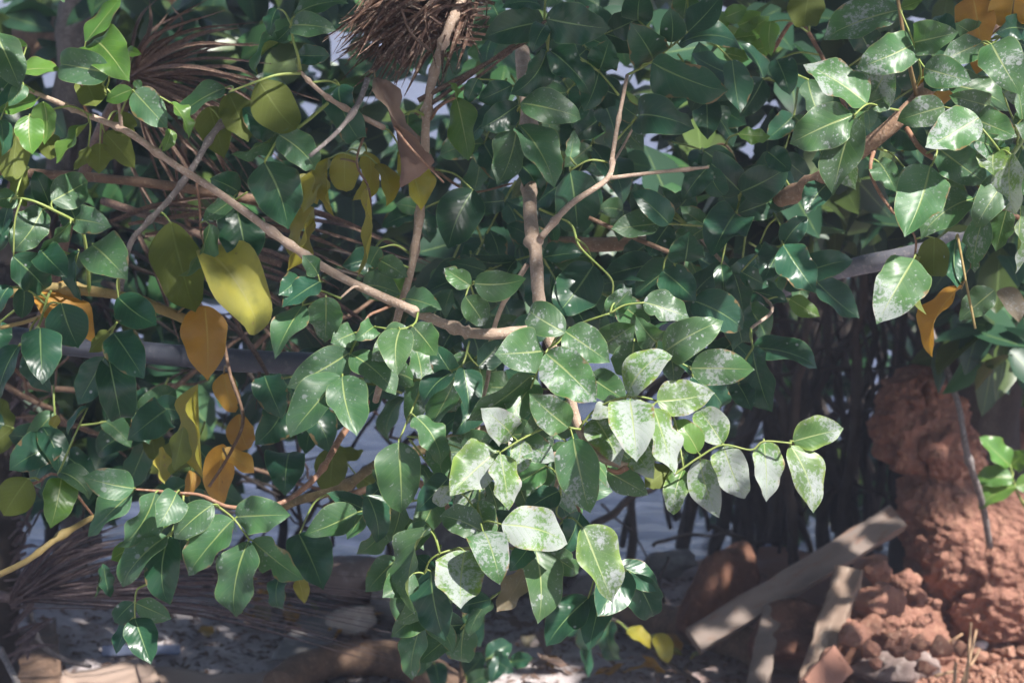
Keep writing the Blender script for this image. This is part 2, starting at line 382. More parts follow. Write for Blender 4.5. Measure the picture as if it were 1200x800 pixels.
def blade(L, W, fold, curl, wave, twist, r, nu=6, prof=PW, side=0.0, ts=PT, warp=1.0, ragged=0.0):
    """leaf blade along +y, face +z, chord from the origin to (0, L, 0)"""
    nt_ = len(ts); V, UV, F = [], [], []
    asy = 1 + r.gauss(0, .06); bite = (r.uniform(.25, .8), r.uniform(.03, .07), r.uniform(.15, .42), r.choice((-1, 1))) if r.random() < .09 and nu > 4 else None; ph = r.random() * 6.28; kk = 1.2 + r.random() * 1.6; ph2 = r.random() * 6.28
    # bent centre line
    cy, cz, ang = 0.0, 0.0, 0.0
    line = [(0, 0, 0)]
    for i in range(1, nt_):
        dt = ts[i] - ts[i - 1]; tm = (ts[i] + ts[i - 1]) / 2
        ang = -curl * (tm - .25) * 1.6 - (.35 * curl if tm > .8 else 0)
        cy += math.cos(ang) * dt; cz += math.sin(ang) * dt
        line.append((cy, cz, ang))
    ch = math.hypot(cy, cz); ca, sa = cy / ch, cz / ch
    for i, t in enumerate(ts):
        y, z, a = line[i]
        y, z = (y * ca + z * sa) / ch * L, (-y * sa + z * ca) / ch * L
        a -= math.atan2(sa, ca)
        tw = twist * (t - .5)
        tt = t ** warp
        hw = W / 2 * sinterp(min(1, tt), PT, prof)
        sb = side * math.sin(math.pi * t) * L
        for j in range(nu + 1):
            s = j / nu * 2 - 1
            e = hw * (asy if s > 0 else 2 - asy) * (1 + .035 * math.sin(7 * t * kk + ph2 * (1 if s > 0 else 2)) * abs(s))
            if bite and s * bite[3] > .1: e *= 1 - bite[2] * math.exp(-((t - bite[0]) / bite[1]) ** 2)
            if ragged and abs(s) > .99 and .1 < t < .95: e *= 1 - ragged * r.random()
            fx = s * e * math.cos(fold * .5)
            lift = abs(s) * e * math.sin(fold) - .25 * abs(s) ** 2 * e * math.sin(fold)
            lift += wave * W * math.sin(2 * math.pi * kk * t + ph + (1.3 if s > 0 else 0)) * s * s * interp(t, PT, PW)
            x2 = fx * math.cos(tw) - lift * math.sin(tw); z2 = fx * math.sin(tw) + lift * math.cos(tw)
            V.append(Vector((x2 + sb, y - math.sin(a) * z2, z + math.cos(a) * z2)))
            UV.append((j / nu, t))
    for i in range(nt_ - 1):
        for j in range(nu):
            k = i * (nu + 1) + j
            F.append((k, k + 1, k + nu + 2, k + nu + 1))
    return V, UV, F

def place_leaf(parent, bx, by, tx, ty, w, ty_, d, dd=None, r=rng, tie=None, nu=6, petr=1.15, name='leaf', prof=PW, twist=None, fold=None, curl=None, flip=None, pet_mat=None, root_local=True, ragged=0.0):
    Lp = math.hypot(tx - bx, ty - by)
    asp = .60 + .08 * (r.random() - .5)
    tl = 0.0
    if w > asp * Lp * 1.02:                              # foreshortened: the tip comes forward or goes back
        true = min(w / asp, 1.45 * Lp); tl = math.sqrt(max(0, true * true - Lp * Lp)) * min(1, .9)
        tl *= -1 if r.random() < .7 else 1
    else:
        tl = Lp * (r.random() - .62) * .5
    if dd is not None: tl = dd
    P0 = at(bx, by, d); P1 = at(tx, ty, d + tl * K * d)
    Y = P1 - P0; L = Y.length; Y.normalize()
    view = (CAMP - (P0 + P1) / 2).normalized()
    n0 = (view - Y * view.dot(Y)).normalized(); X0 = Y.cross(n0).normalized()
    wt = max(w, min(asp * Lp, w / .42))
    cr = max(.42, min(1, w / wt)); ro = math.acos(cr) + abs(r.gauss(0, .10))
    opts = [(n0 * math.cos(a) + X0 * math.sin(a)) for a in (ro, -ro)]
    opts.sort(key=lambda q: -q.z)
    n = opts[0] if r.random() < .8 else opts[1]
    if ty_ == 'u': n = -n
    if flip: n = -n
    X = Y.cross(n).normalized()
    Z = X.cross(Y).normalized()
    W = wt * K * d * 1.04
    fo = fold if fold is not None else (.06 + .42 * r.random())
    cu = curl if curl is not None else r.gauss(.32, .36)
    wv = .04 + .10 * r.random()
    if curl is None and Lp < 75 and r.random() < .10: cu += .6; wv += .05
    tw = twist if twist is not None else r.gauss(0, .22)
    if w / max(Lp, 1) < .34: fo += .35; tw *= 1.6
    V, UV, F = blade(L, W, fo, cu, wv, tw, r, nu, prof, r.gauss(0, .025), FT, .88 + .24 * r.random(), ragged)
    V = [P0 + X * v.x + Y * v.y + Z * v.z for v in V]
    mats = [M[ty_], M[pet_mat or ('petiole' if ty_ in 'dglushwv' else 'petiole_brown')]]
    fm = [0] * len(F)
    # midrib ridge on the underside + petiole
    if tie is not None:
        q = tie; span = (P0 - q).length
        if span > .001:
            c1 = q.lerp(P0, .5) + Vector((0, 0, .05 * span)) - Y * (.07 * span)
            path = smooth_path([q, c1, P0 + Y * (.02 * L)], 3 if span < .03 else 5)
            r0 = petr * K * d
            tv, tf = tube_geo(path, [r0 * (1.25 - .35 * i / (len(path) - 1)) for i in range(len(path))], 5, 0)
            o = len(V); V += tv; UV += [(.5, 0)] * len(tv)
            F += [tuple(i + o for i in f) for f in tf]; fm += [1] * len(tf)
    return mesh_obj(name, rel(parent, V), F, mats, parent, UV, fm)

class Plant:
    def __init__(s, root): s.root = root; s.pts = []; s.n = 0
    def limb(s, name, pts, r0, r1, mat, **k):
        o, path = branch(s.root, name, pts, r0, r1, mat, **k); s.pts += [(p, o) for p in path]; return o
    def stalk(s, pts, r0=1.5, r1=1.0, mat='petiole'):
        o, path = branch(s.root, 'leaf_stalk', pts, r0, r1, mat, sides=5, n=5, jit=0); s.pts += [(p, o) for p in path]; return o
    def leaves(s, text, d, jit=.02, maxtie=70, **k):
        for ln in text.strip().splitlines():
            for e in ln.split(';'):
                f = e.split()
                if not f: continue
                bx, by, tx, ty, w = map(float, f[:5]); t = f[5]
                dep = d + (float(f[6]) if len(f) > 6 else (rng.random() - .5) * 2 * jit)
                s.leaf(bx, by, tx, ty, w, t, dep, maxtie, **k)
    def leaf(s, bx, by, tx, ty, w, t, dep, maxtie=70, **k):
        tie = None
        if s.pts:
            B = at(bx, by, dep); q, host = min(s.pts, key=lambda p: (p[0] - B).length_squared)
            if (q - B).length < maxtie * K * 3: tie = q
        s.n += 1
        o = place_leaf(s.root, bx, by, tx, ty, w, t, dep, tie=tie, **k)
        if tie is not None: o.parent = host
        return o
    def spray(s, cx, cy, ang, d, types='d', pairs=3, size=72, r=rng, nu=4, spread=1.0):
        """a pinnate leaf: rachis with leaflet pairs; ang in degrees on the picture plane (0 = right, 90 = down)"""
        a = R(ang); dx, dy = math.cos(a), math.sin(a)
        Lr = size * .62 * pairs * (.85 + .3 * r.random()) * 3.0 / d
        sag = r.gauss(0, .12); zz = r.gauss(0, .10)
        pts = []
        for i in range(5):
            t = i / 4
            pts.append((cx + dx * Lr * t - dy * sag * Lr * t * t, cy + dy * Lr * t + dx * sag * Lr * t * t + .10 * Lr * t * t, d + zz * t))
        s.stalk(pts, 1.5, .9)
        for i in range(pairs):
            t = (i + .75) / pairs
            k = min(3, int(t * 4)); f = t * 4 - k
            x = pts[k][0] * (1 - f) + pts[k + 1][0] * f; y = pts[k][1] * (1 - f) + pts[k + 1][1] * f; de = pts[k][2] * (1 - f) + pts[k + 1][2] * f
            for sd in (-1, 1):
                if r.random() < .1: continue
                b = a + sd * (R(55) + r.gauss(0, .25)) * spread
                l = size * (.8 + .4 * r.random()) * 3.0 / d
                ex, ey = math.cos(b), math.sin(b) + .35
                m = math.hypot(ex, ey); l2 = l * (.65 + .35 * r.random())
                s.leaf(x, y, x + ex / m * l2, y + ey / m * l2, l * (.38 + .2 * r.random()), r.choice(types), de + r.gauss(0, .02), nu=nu, r=r)
        x, y, de = pts[-1]; l = size * (.8 + .4 * r.random()) * 3.0 / d
        s.leaf(x, y, x + dx * l * .9, y + dy * l * .9 + .2 * l, l * .5, r.choice(types), de, nu=nu, r=r)

# ================================================================== LARGE STRUCTURE
# ground: one sheet from behind the camera down to the shore and under the water
def gh(x, y):
    z = .035 * noise.noise(Vector((x * 1.3, y * 1.3, 0))) + .012 * noise.noise(Vector((x * 7, y * 7, 3)))
    z += .004 * noise.noise(Vector((x * 25, y * 25, 5)))
    shore = 3.0 + .45 * noise.noise(Vector((x * 1.1, 4.2, 0))) + .15 * noise.noise(Vector((x * 4, 1.2, 0))) + max(0, x - .5) * .25
    if y > shore: z -= min(1.2, (y - shore) * .9)
    return z
xs = sorted(set([-60, -40, -25, -15, -9, -6, -4] + [-3 + i * .06 for i in range(101)] + [4, 6, 9, 15, 25, 40, 60]))
ys = sorted(set([-40, -20, -12, -8, -5, -3.5, -2.5, -1.5, -.5] + [0 + i * .05 for i in range(81)] + [4.5, 6, 9, 15]))
V = [Vector((x, y, gh(x, y))) for y in ys for x in xs]
F = [(j * len(xs) + i, j * len(xs) + i + 1, (j + 1) * len(xs) + i + 1, (j + 1) * len(xs) + i) for j in range(len(ys) - 1) for i in range(len(xs) - 1)]
struct(mesh_obj('ground', V, F, M['ground']))
WZ = -.13
struct(mesh_obj('water', [(-150, 2.6, WZ), (150, 2.6, WZ), (150, 90, WZ), (-150, 90, WZ)], [(0, 1, 2, 3)], M['water'], smooth=False))
bx_ = [-150 + 7.5 * i for i in range(41)]; by_ = [70, 74, 80, 90, 110, 140]
V = [Vector((x, y, -1 + min(1, (y - 70) / 10) * (4.5 + 1.5 * noise.noise(Vector((x * .05, y * .05, 1)))) + (max(0, y - 80) * .01))) for y in by_ for x in bx_]
F = [(j * 41 + i, j * 41 + i + 1, (j + 1) * 41 + i + 1, (j + 1) * 41 + i) for j in range(5) for i in range(40)]
struct(mesh_obj('far_bank', V, F, M['bank']))

# added volume imitating lens veil; it lifts the blacks
def veil_box():
    m, nt, out = newmat('veil_haze'); pv = nt.nodes.new('ShaderNodeVolumePrincipled')
    pv.inputs['Color'].default_value = (.80, .82, 1, 1); pv.inputs['Density'].default_value = .018; pv.inputs['Anisotropy'].default_value = .2
    nt.links.new(pv.outputs[0], out.inputs['Volume'])
    a, b = Vector((-155, -45, -3.2)), Vector((155, 145, 8))
    V = [(x, y, z) for z in (a.z, b.z) for y in (a.y, b.y) for x in (a.x, b.x)]
    F = [(0, 2, 3, 1), (4, 5, 7, 6), (0, 1, 5, 4), (2, 6, 7, 3), (0, 4, 6, 2), (1, 3, 7, 5)]
    o = mesh_obj('haze', V, F, m, smooth=False); tag(o, 'added thin haze volume over the whole shore, imitating lens veil', 'haze', kind='stuff')
veil_box()
# ---- tree trunk behind the clay boulder; unseen crown added above the frame for shade
HOLES = [(690, 450, 2.85, .17), (860, 545, 2.85, .16), (600, 620, 2.85, .14), (985, 120, 2.85, .15), (1110, 140, 2.85, .18), (1080, 230, 2.9, .08),  # gaps cut in the crown where sun patches should land
         (420, 420, 2.9, .12), (250, 625, 2.85, .17), (150, 605, 2.85, .12), (1190, 660, 5.2, .24), (1190, 780, 5.1, .25), (70, 110, 2.9, .13),
         (120, 300, 2.95, .06), (610, 180, 3.1, .06), (640, 775, 5.05, .42), (420, 740, 5.3, .15), (330, 240, 3., .05), (1172, 560, 4.95, .16), (470, 60, 3.2, .07)]
hr = random.Random(21)
HOLES += [(hr.uniform(20, 820), hr.uniform(700, 800), 0, hr.uniform(.10, .26)) for _ in range(26)] + [(1000, 318, 3.5, .09)]
HP = [(at(x, y, d or ground_depth(x, y)), r) for x, y, d, r in HOLES]
def lit(p):
    for q, r_ in HP:
        v = p - q; t = v.dot(SUN)
        if t > 0 and (v - SUN * t).length < r_ * (.75 + .5 * rng.random()): return True
    return False
def leaf_cloud(name, parent, centres, mats, size=.085):
    """many leaf-sized blades joined into one mass"""
    V, F, UV, fm = [], [], [], []
    ts = [0, .12, .35, .62, .85, 1]; hw = [.04, .5, 1, .85, .42, 0]
    for c, mi in centres:
        L = size * (.7 + .6 * rng.random()); W = L * (.5 + .12 * rng.random())
        n = Vector((rng.gauss(0, .6), rng.gauss(-.35, .6), rng.gauss(.7, .5))).normalized()
        y = Vector((rng.gauss(0, 1), rng.gauss(0, 1), rng.gauss(-.5, .6))); y = (y - n * y.dot(n)).normalized(); x = y.cross(n)
        o = len(V); cu = rng.gauss(.15, .15); fo = .1 + .25 * rng.random()
        for t, h in zip(ts, hw):
            m = c + y * (t * L) - n * (cu * L * (t - .3) ** 2)
            for s in (-1, 0, 1):
                V.append(m + x * (s * h * W / 2) + n * (abs(s) * h * W / 2 * fo)); UV.append(((s + 1) / 2, t))
        for i in range(5):
            k = o + i * 3; F += [(k, k + 1, k + 4, k + 3), (k + 1, k + 2, k + 5, k + 4)]; fm += [mi, mi]
    o = mesh_obj(name, rel(parent, V), F, [M[m] for m in mats], parent, UV, fm)
    o['kind'] = 'stuff'; return o

tree = thing('tree_added_crown', Vector((1.06, 2.5, 0)), 'grey-barked tree behind the red clay boulder, with an unseen crown added overhead to dapple the light', 'tree')
def wtube(parent, name, P, r0, r1, mat, sides=10, n=6, jit=.12, knots=0):
    path = smooth_path([Vector(p) for p in P], n); L = len(path) - 1
    V, F = tube_geo(path, [(r0 + (r1 - r0) * i / L) * (1 + .12 * noise.noise(path[i] * 6)) for i in range(L + 1)], sides, jit, rng, knots)
    return mesh_obj(name, rel(parent, V), F, M[mat], parent)
wtube(tree, 'trunk', [(1.05, 2.55, -.1), (1.04, 2.5, .4), (1.12, 2.35, 1.1), (1.4, 1.8, 2.0), (1.6, 1.2, 2.6)], .16, .08, 'bark_dark', 14)
wtube(tree, 'limb', [(1.5, 1.7, 2.0), (.9, 1.2, 2.4), (0, .9, 2.6), (-1.2, .9, 2.7)], .06, .02, 'bark_grey')
wtube(tree, 'limb', [(1.6, 1.2, 2.6), (1.4, .2, 2.8), (.9, -.7, 2.9), (.4, -1.3, 3.0)], .06, .02, 'bark_grey')
wtube(tree, 'limb', [(1.6, 1.2, 2.6), (2.0, 0, 2.7), (2.2, -.9, 2.8)], .05, .02, 'bark_grey')
cc = []
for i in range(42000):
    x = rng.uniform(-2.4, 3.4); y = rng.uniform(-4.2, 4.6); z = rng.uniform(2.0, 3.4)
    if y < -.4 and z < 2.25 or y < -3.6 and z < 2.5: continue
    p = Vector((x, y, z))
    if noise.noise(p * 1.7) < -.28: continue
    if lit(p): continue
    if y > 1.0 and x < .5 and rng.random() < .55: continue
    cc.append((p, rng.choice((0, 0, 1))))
leaf_cloud('foliage', tree, cc, ['md', 'mg'], .10)  # added crown leaves, thinned and holed to shape sun and shade

# ================================================================== PLANTS
# ---- main shrub: the long pale branch and the dusty sprays in the middle
P1 = Plant(thing('shrub', at(640, 385, 3.0) * 1, 'large shrub with a long pale bare branch and dust-whitened leaf sprays in the middle', 'shrub'))
P1.root.location = Vector((.06, .15, 0.0))
P1.limb('stem', [(612, 60, 3.5), (620, 160, 3.3), (621, 250, 3.06), (628, 300, 3.0), (632, 355, 2.96), (640, 388, 2.93), (652, 420, 2.92), (668, 462, 2.9), (680, 505, 2.88), (704, 536, 2.86), (735, 546, 2.85)], 8.6, 4.2, 'bark', n=8, knots=5, sides=10)
P1.limb('branch', [(640, 386, 2.935), (605, 389, 2.92), (560, 391, 2.91), (530, 383, 2.91), (480, 362, 2.91), (400, 325, 2.92), (340, 287, 2.93), (262, 230, 2.94), (200, 190, 2.95), (150, 155, 2.95), (108, 137, 2.95), (70, 121, 2.95), (30, 104, 2.95), (-15, 82, 2.95)], 7.0, 2.5, 'bark', n=7, knots=12, sides=10)
P1.limb('branch', [(634, 278, 3.0), (668, 240, 3.02), (712, 209, 3.04), (718, 180, 3.05), (725, 140, 3.06), (735, 88, 3.08)], 4.2, 2.0, 'bark', knots=3)
P1.limb('twig', [(712, 209, 3.04), (760, 203, 3.05), (830, 196, 3.1)], 2.6, 1.8, 'bark', knots=2)
P1.limb('twig', [(716, 195, 3.045), (728, 175, 3.1), (742, 150, 3.15)], 1.8, 1.3, 'bark')
P1.limb('twig', [(618, 310, 3.0), (590, 355, 3.02), (575, 400, 3.03), (572, 440, 3.03), (566, 470, 3.02), (556, 530, 3.0)], 3.2, 2.0, 'bark', knots=2)
P1.limb('twig', [(690, 255, 3.1), (735, 275, 3.1), (785, 296, 3.08)], 2.5, 3.0, 'bark_brown')
P1.limb('twig', [(104, 137, 2.95), (97, 118, 2.93), (96, 92, 2.92)], 2.2, 1.4, 'bark_red', n=4)
P1.limb('twig', [(142, 150, 2.95), (141, 135, 2.94), (139, 120, 2.93)], 2.6, 2.0, 'bark', n=4)
P1.limb('twig', [(425, 340, 2.92), (415, 336, 2.9), (398, 350, 2.88)], 2.2, 1.3, 'bark', n=4)
P1.limb('twig', [(470, 352, 2.93), (450, 362, 2.91), (432, 370, 2.9), (425, 385, 2.9)], 2.4, 1.4, 'bark_red', n=4)
P1.limb('twig', [(735, 546, 2.85), (724, 553, 2.85), (712, 549, 2.85)], 4.5, 2.0, 'bark_red', n=4)
P1.limb('twig', [(650, 530, 2.93), (654, 560, 2.94), (640, 600, 2.93), (620, 640, 2.92), (585, 640, 2.9)], 3.0, 1.6, 'bark')
P1.limb('twig', [(668, 555, 2.95), (676, 590, 2.97), (690, 625, 2.95), (700, 660, 2.97)], 2.0, 1.5, 'bark_red')
P1.limb('twig', [(632, 245, 3.1), (668, 262, 3.12), (680, 290, 3.1), (715, 325, 3.05), (718, 345, 3.0)], 1.6, 1.2, 'petiole')
ST = [  # leaf stalks of the dusty middle sprays
 [(668, 384, 2.9), (655, 400, 2.88), (640, 412, 2.86), (627, 442, 2.85), (622, 455, 2.85)],
 [(670, 384, 2.9), (688, 376, 2.88), (715, 367, 2.87)],
 [(680, 500, 2.87), (700, 478, 2.86), (735, 465, 2.84), (765, 476, 2.84)],
 [(681, 503, 2.87), (645, 500, 2.86), (612, 514, 2.85), (586, 530, 2.84)],
 [(790, 556, 2.84), (801, 548, 2.84), (820, 535, 2.84), (847, 521, 2.84), (880, 527, 2.84), (895, 517, 2.84), (927, 519, 2.84)],
 [(735, 462, 2.85), (770, 470, 2.85), (790, 490, 2.86), (801, 548, 2.84)],
 [(690, 395, 2.9), (735, 396, 2.9), (775, 415, 2.9), (808, 431, 2.9), (812, 442, 2.9)],
 [(655, 560, 2.9), (657, 578, 2.9), (652, 600, 2.9), (660, 610, 2.9)],
 [(585, 642, 2.9), (566, 622, 2.86), (560, 605, 2.86)],
 [(560, 640, 2.88), (525, 645, 2.85), (505, 655, 2.85), (497, 672, 2.86)],
 [(400, 350, 2.88), (370, 340, 2.88), (355, 357, 2.88), (382, 349, 2.87)],
 [(425, 385, 2.9), (412, 410, 2.88), (402, 440, 2.87)],
 [(490, 366, 2.9), (485, 380, 2.87), (466, 386, 2.86), (440, 383, 2.87)],
 [(556, 348, 2.9), (552, 335, 2.89), (556, 330, 2.88)],
 [(500, 440, 2.96), (487, 470, 2.94), (468, 515, 2.92)],
 [(550, 400, 2.97), (541, 428, 2.95), (520, 436, 2.95), (500, 440, 2.96)],
 [(110, 137, 2.95), (85, 125, 2.93), (62, 128, 2.92), (36, 137, 2.91)],
 [(139, 120, 2.93), (128, 107, 2.92), (120, 100, 2.92)],
 [(141, 135, 2.94), (148, 118, 2.92), (158, 108, 2.92)],
 [(40, 108, 2.94), (20, 92, 2.92), (18, 84, 2.92)],
 [(735, 88, 3.08), (760, 75, 3.1), (790, 52, 3.12), (806, 38, 3.14)],
 [(725, 112, 3.07), (716, 100, 3.07), (702, 84, 3.08)],
 [(722, 165, 3.06), (735, 150, 3.08), (748, 137, 3.1)],
 [(640, -10, 3.2), (638, 27, 3.18), (642, 60, 3.16), (640, 62, 3.16)],
 [(601, 100, 3.15), (609, 122, 3.12), (607, 148, 3.1)],
 [(712, 190, 3.06), (690, 188, 3.05), (668, 200, 3.05)],
]
for q in ST: P1.stalk(q, 1.5, 1.1)
P1.leaves("""
76 2 -35 12 42 g -.1; -5 38 24 104 42 g; 32 53 -8 76 11 l; 18 85 71 83 20 l; 100 50 142 -4 28 l; 128 86 76 77 42 g -.04; 110 47 152 96 50 l .01
97 88 112 125 34 u; 150 60 166 64 13 l; 157 107 197 151 37 g -.03; 200 120 221 163 16 l; 155 105 124 119 20 l; 158 95 166 106 10 g
34 136 38 181 34 l -.04; 51 119 52 170 27 l -.05; 43 118 -10 130 26 l; 20 150 14 215 38 u .02; 46 155 62 186 27 u .02
140 130 150 158 27 u .07; 122 155 158 197 30 u .07; 117 168 116 204 34 u .07; 104 171 86 200 14 u .06; 105 143 66 192 16 l; 200 152 190 178 16 l; 0 140 2 183 16 d
12 95 -8 128 26 d; 28 100 10 125 20 g
""", 2.93)
# sprays hanging from the branch
P1.leaves("""
355 358 322 421 33 g; 382 348 381 402 40 g -.03; 375 330 330 361 26 d; 373 322 354 299 22 g; 350 325 326 346 29 d
408 414 336 454 46 g; 400 441 340 513 46 g -.02; 401 441 418 511 48 g -.03; 411 415 464 463 40 g
478 384 435 423 38 s; 469 386 466 441 40 s -.04; 484 382 512 417 36 s -.02; 438 383 416 399 24 g; 415 390 387 402 30 g; 475 350 518 363 32 g .05
552 335 520 314 24 s; 556 332 617 326 35 s -.02; 545 347 568 381 32 s -.02
487 488 516 546 34 g .03; 467 518 470 601 52 g .03; 543 430 550 486 32 d .06; 530 437 496 477 25 d .06; 430 580 441 636 31 d .12
525 560 488 599 32 d .05; 560 430 590 400 30 d .1; 560 470 530 510 34 d .12
""", 2.88)
# dusty middle
P1.leaves("""
662 390 621 364 38 s -.03; 712 368 741 337 26 s .02; 722 352 763 384 34 s; 754 354 809 374 34 s; 779 412 848 376 45 s; 637 411 579 415 52 s -.02
662 388 715 425 44 s; 640 414 699 471 54 s -.02; 622 440 546 493 37 s; 627 443 597 493 42 s; 666 501 620 461 42 s -.05
743 400 742 446 50 s .01; 736 462 788 417 40 h -.03; 770 470 838 460 42 h -.02; 738 468 746 541 54 h -.04; 766 478 791 556 38 h -.05
733 468 693 491 24 h; 697 490 727 546 42 h .02; 745 532 766 561 32 h .01; 847 520 817 479 38 h; 818 530 789 492 28 l .01
801 550 789 603 30 h; 820 538 843 607 38 h -.01; 848 522 873 584 38 h -.01; 895 516 898 588 36 h; 926 522 953 601 40 h; 929 517 989 502 38 h
672 514 692 601 54 s -.03; 712 552 760 580 33 s .02; 787 548 756 571 30 u .02; 810 431 885 433 43 s .01; 810 440 844 478 36 d .05
600 511 563 478 38 h; 583 528 527 581 54 h -.02; 586 532 596 598 36 h -.04; 612 515 651 541 32 s .01; 612 515 606 556 26 h; 530 570 511 591 20 h
588 614 665 637 52 h -.06; 566 623 516 604 36 s -.02; 560 587 576 641 36 s; 566 622 586 685 44 s -.05; 545 645 540 713 58 h -.03
502 617 487 720 33 s -.02; 500 612 473 650 26 g; 485 671 448 700 36 g; 505 668 522 751 46 d .02; 615 668 582 717 30 w
628 645 630 731 44 s .01; 620 640 597 669 26 d; 640 645 678 671 30 s .02; 683 617 718 707 48 h -.02; 680 600 655 651 32 d .03; 655 575 612 601 29 d .03
640 395 600 380 30 d .06; 690 440 735 470 36 s .05; 705 405 745 380 36 s .04; 770 400 745 370 34 s .03; 650 480 610 520 34 s .05
700 500 745 545 40 s .06; 640 545 600 570 30 s .05; 760 520 800 540 30 h .05; 560 560 535 610 34 s .05; 600 600 570 640 36 d .05
660 610 700 660 34 d .05; 690 700 640 757 42 d .12; 705 695 690 762 38 d .12; 742 672 766 722 42 d .12; 735 668 700 722 46 d .1; 722 662 772 692 32 d .12
""", 2.86)
# dark leaves about the fork and above it
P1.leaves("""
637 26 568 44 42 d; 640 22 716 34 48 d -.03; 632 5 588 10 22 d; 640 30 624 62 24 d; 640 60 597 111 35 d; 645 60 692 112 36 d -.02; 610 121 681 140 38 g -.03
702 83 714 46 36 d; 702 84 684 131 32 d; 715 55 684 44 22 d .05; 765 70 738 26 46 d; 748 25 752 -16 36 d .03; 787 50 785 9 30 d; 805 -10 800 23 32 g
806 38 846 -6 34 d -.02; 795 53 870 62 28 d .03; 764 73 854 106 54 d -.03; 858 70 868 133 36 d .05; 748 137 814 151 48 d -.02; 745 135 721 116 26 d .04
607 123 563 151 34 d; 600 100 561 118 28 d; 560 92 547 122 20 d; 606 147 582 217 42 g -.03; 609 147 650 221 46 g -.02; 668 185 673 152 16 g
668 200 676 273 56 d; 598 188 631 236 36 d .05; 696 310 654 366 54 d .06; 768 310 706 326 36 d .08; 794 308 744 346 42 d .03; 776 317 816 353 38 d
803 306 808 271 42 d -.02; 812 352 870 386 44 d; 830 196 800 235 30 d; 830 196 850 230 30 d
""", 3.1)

# ---- tree at the upper right
P2 = Plant(thing('tree', Vector((1.0, .35, 0)), 'tree at the upper right with a reddish limb and white-splashed leaves', 'tree'))
P2.limb('limb', [(640, 285, 3.5), (720, 286, 3.46), (800, 278, 3.4), (900, 240, 3.2), (965, 207, 3.08), (1040, 152, 3.0), (1100, 90, 3.02), (1160, 30, 3.1), (1260, -60, 3.3)], 8.5, 8.5, 'bark_warm', n=7, knots=3, sides=10)
P2.limb('branch', [(1075, 115, 3.0), (1062, 60, 2.94), (1054, 10, 2.92), (1048, -25, 2.92)], 3.0, 1.8, 'petiole_brown')
P2.limb('branch', [(1240, 90, 3.05), (1200, 160, 2.98), (1180, 185, 2.92), (1165, 170, 2.9), (1148, 150, 2.9)], 4.0, 1.6, 'petiole')
P2.limb('branch', [(1062, 150, 3.0), (1085, 180, 2.98), (1130, 200, 2.96), (1170, 240, 2.96), (1220, 270, 3.0)], 3.2, 3.0, 'bark_red')
P2.limb('branch', [(1030, 160, 3.02), (1020, 200, 3.0), (1040, 240, 3.0), (1071, 275, 2.98), (1072, 303, 2.97)], 2.6, 1.2, 'bark_red')
P2.limb('branch', [(905, 60, 3.3), (935, 25, 3.25), (975, 90, 3.15), (1000, 150, 3.08)], 2.6, 2.6, 'bark_red')
P2.limb('branch', [(897, 237, 3.2), (870, 205, 3.2), (850, 170, 3.2), (825, 178, 3.2)], 2.2, 1.4, 'bark_brown')
P2.limb('branch', [(815, 272, 3.35), (868, 330, 3.25), (905, 360, 3.2), (880, 385, 3.15)], 2.4, 1.8, 'bark')
P2.limb('dead_twig', [(1122, 275, 2.97), (1132, 330, 2.96), (1143, 385, 2.95)], 1.6, 1.5, 'bark_yellow')
for q in [
 [(1074, 100, 2.99), (1079, 85, 2.95), (1071, 52, 2.91), (1055, 12, 2.9)],
 [(1056, 130, 3.0), (1035, 126, 2.94), (1017, 122, 2.9), (1001, 135, 2.88)],
 [(1180, 190, 2.92), (1165, 168, 2.88), (1146, 145, 2.88)],
 [(1085, 180, 2.98), (1098, 176, 2.93), (1092, 194, 2.92)],
 [(1130, 200, 2.96), (1150, 222, 2.94), (1142, 233, 2.93)],
 [(868, 205, 3.2), (868, 225, 3.18), (863, 250, 3.17)],
 [(900, 240, 3.2), (915, 265, 3.12), (918, 287, 3.1)],
 [(880, 385, 3.15), (882, 408, 3.12)],
 [(1200, 10, 3.0), (1165, 50, 2.95), (1150, 50, 2.94)],
]: P2.stalk(q, 1.5, 1.1)
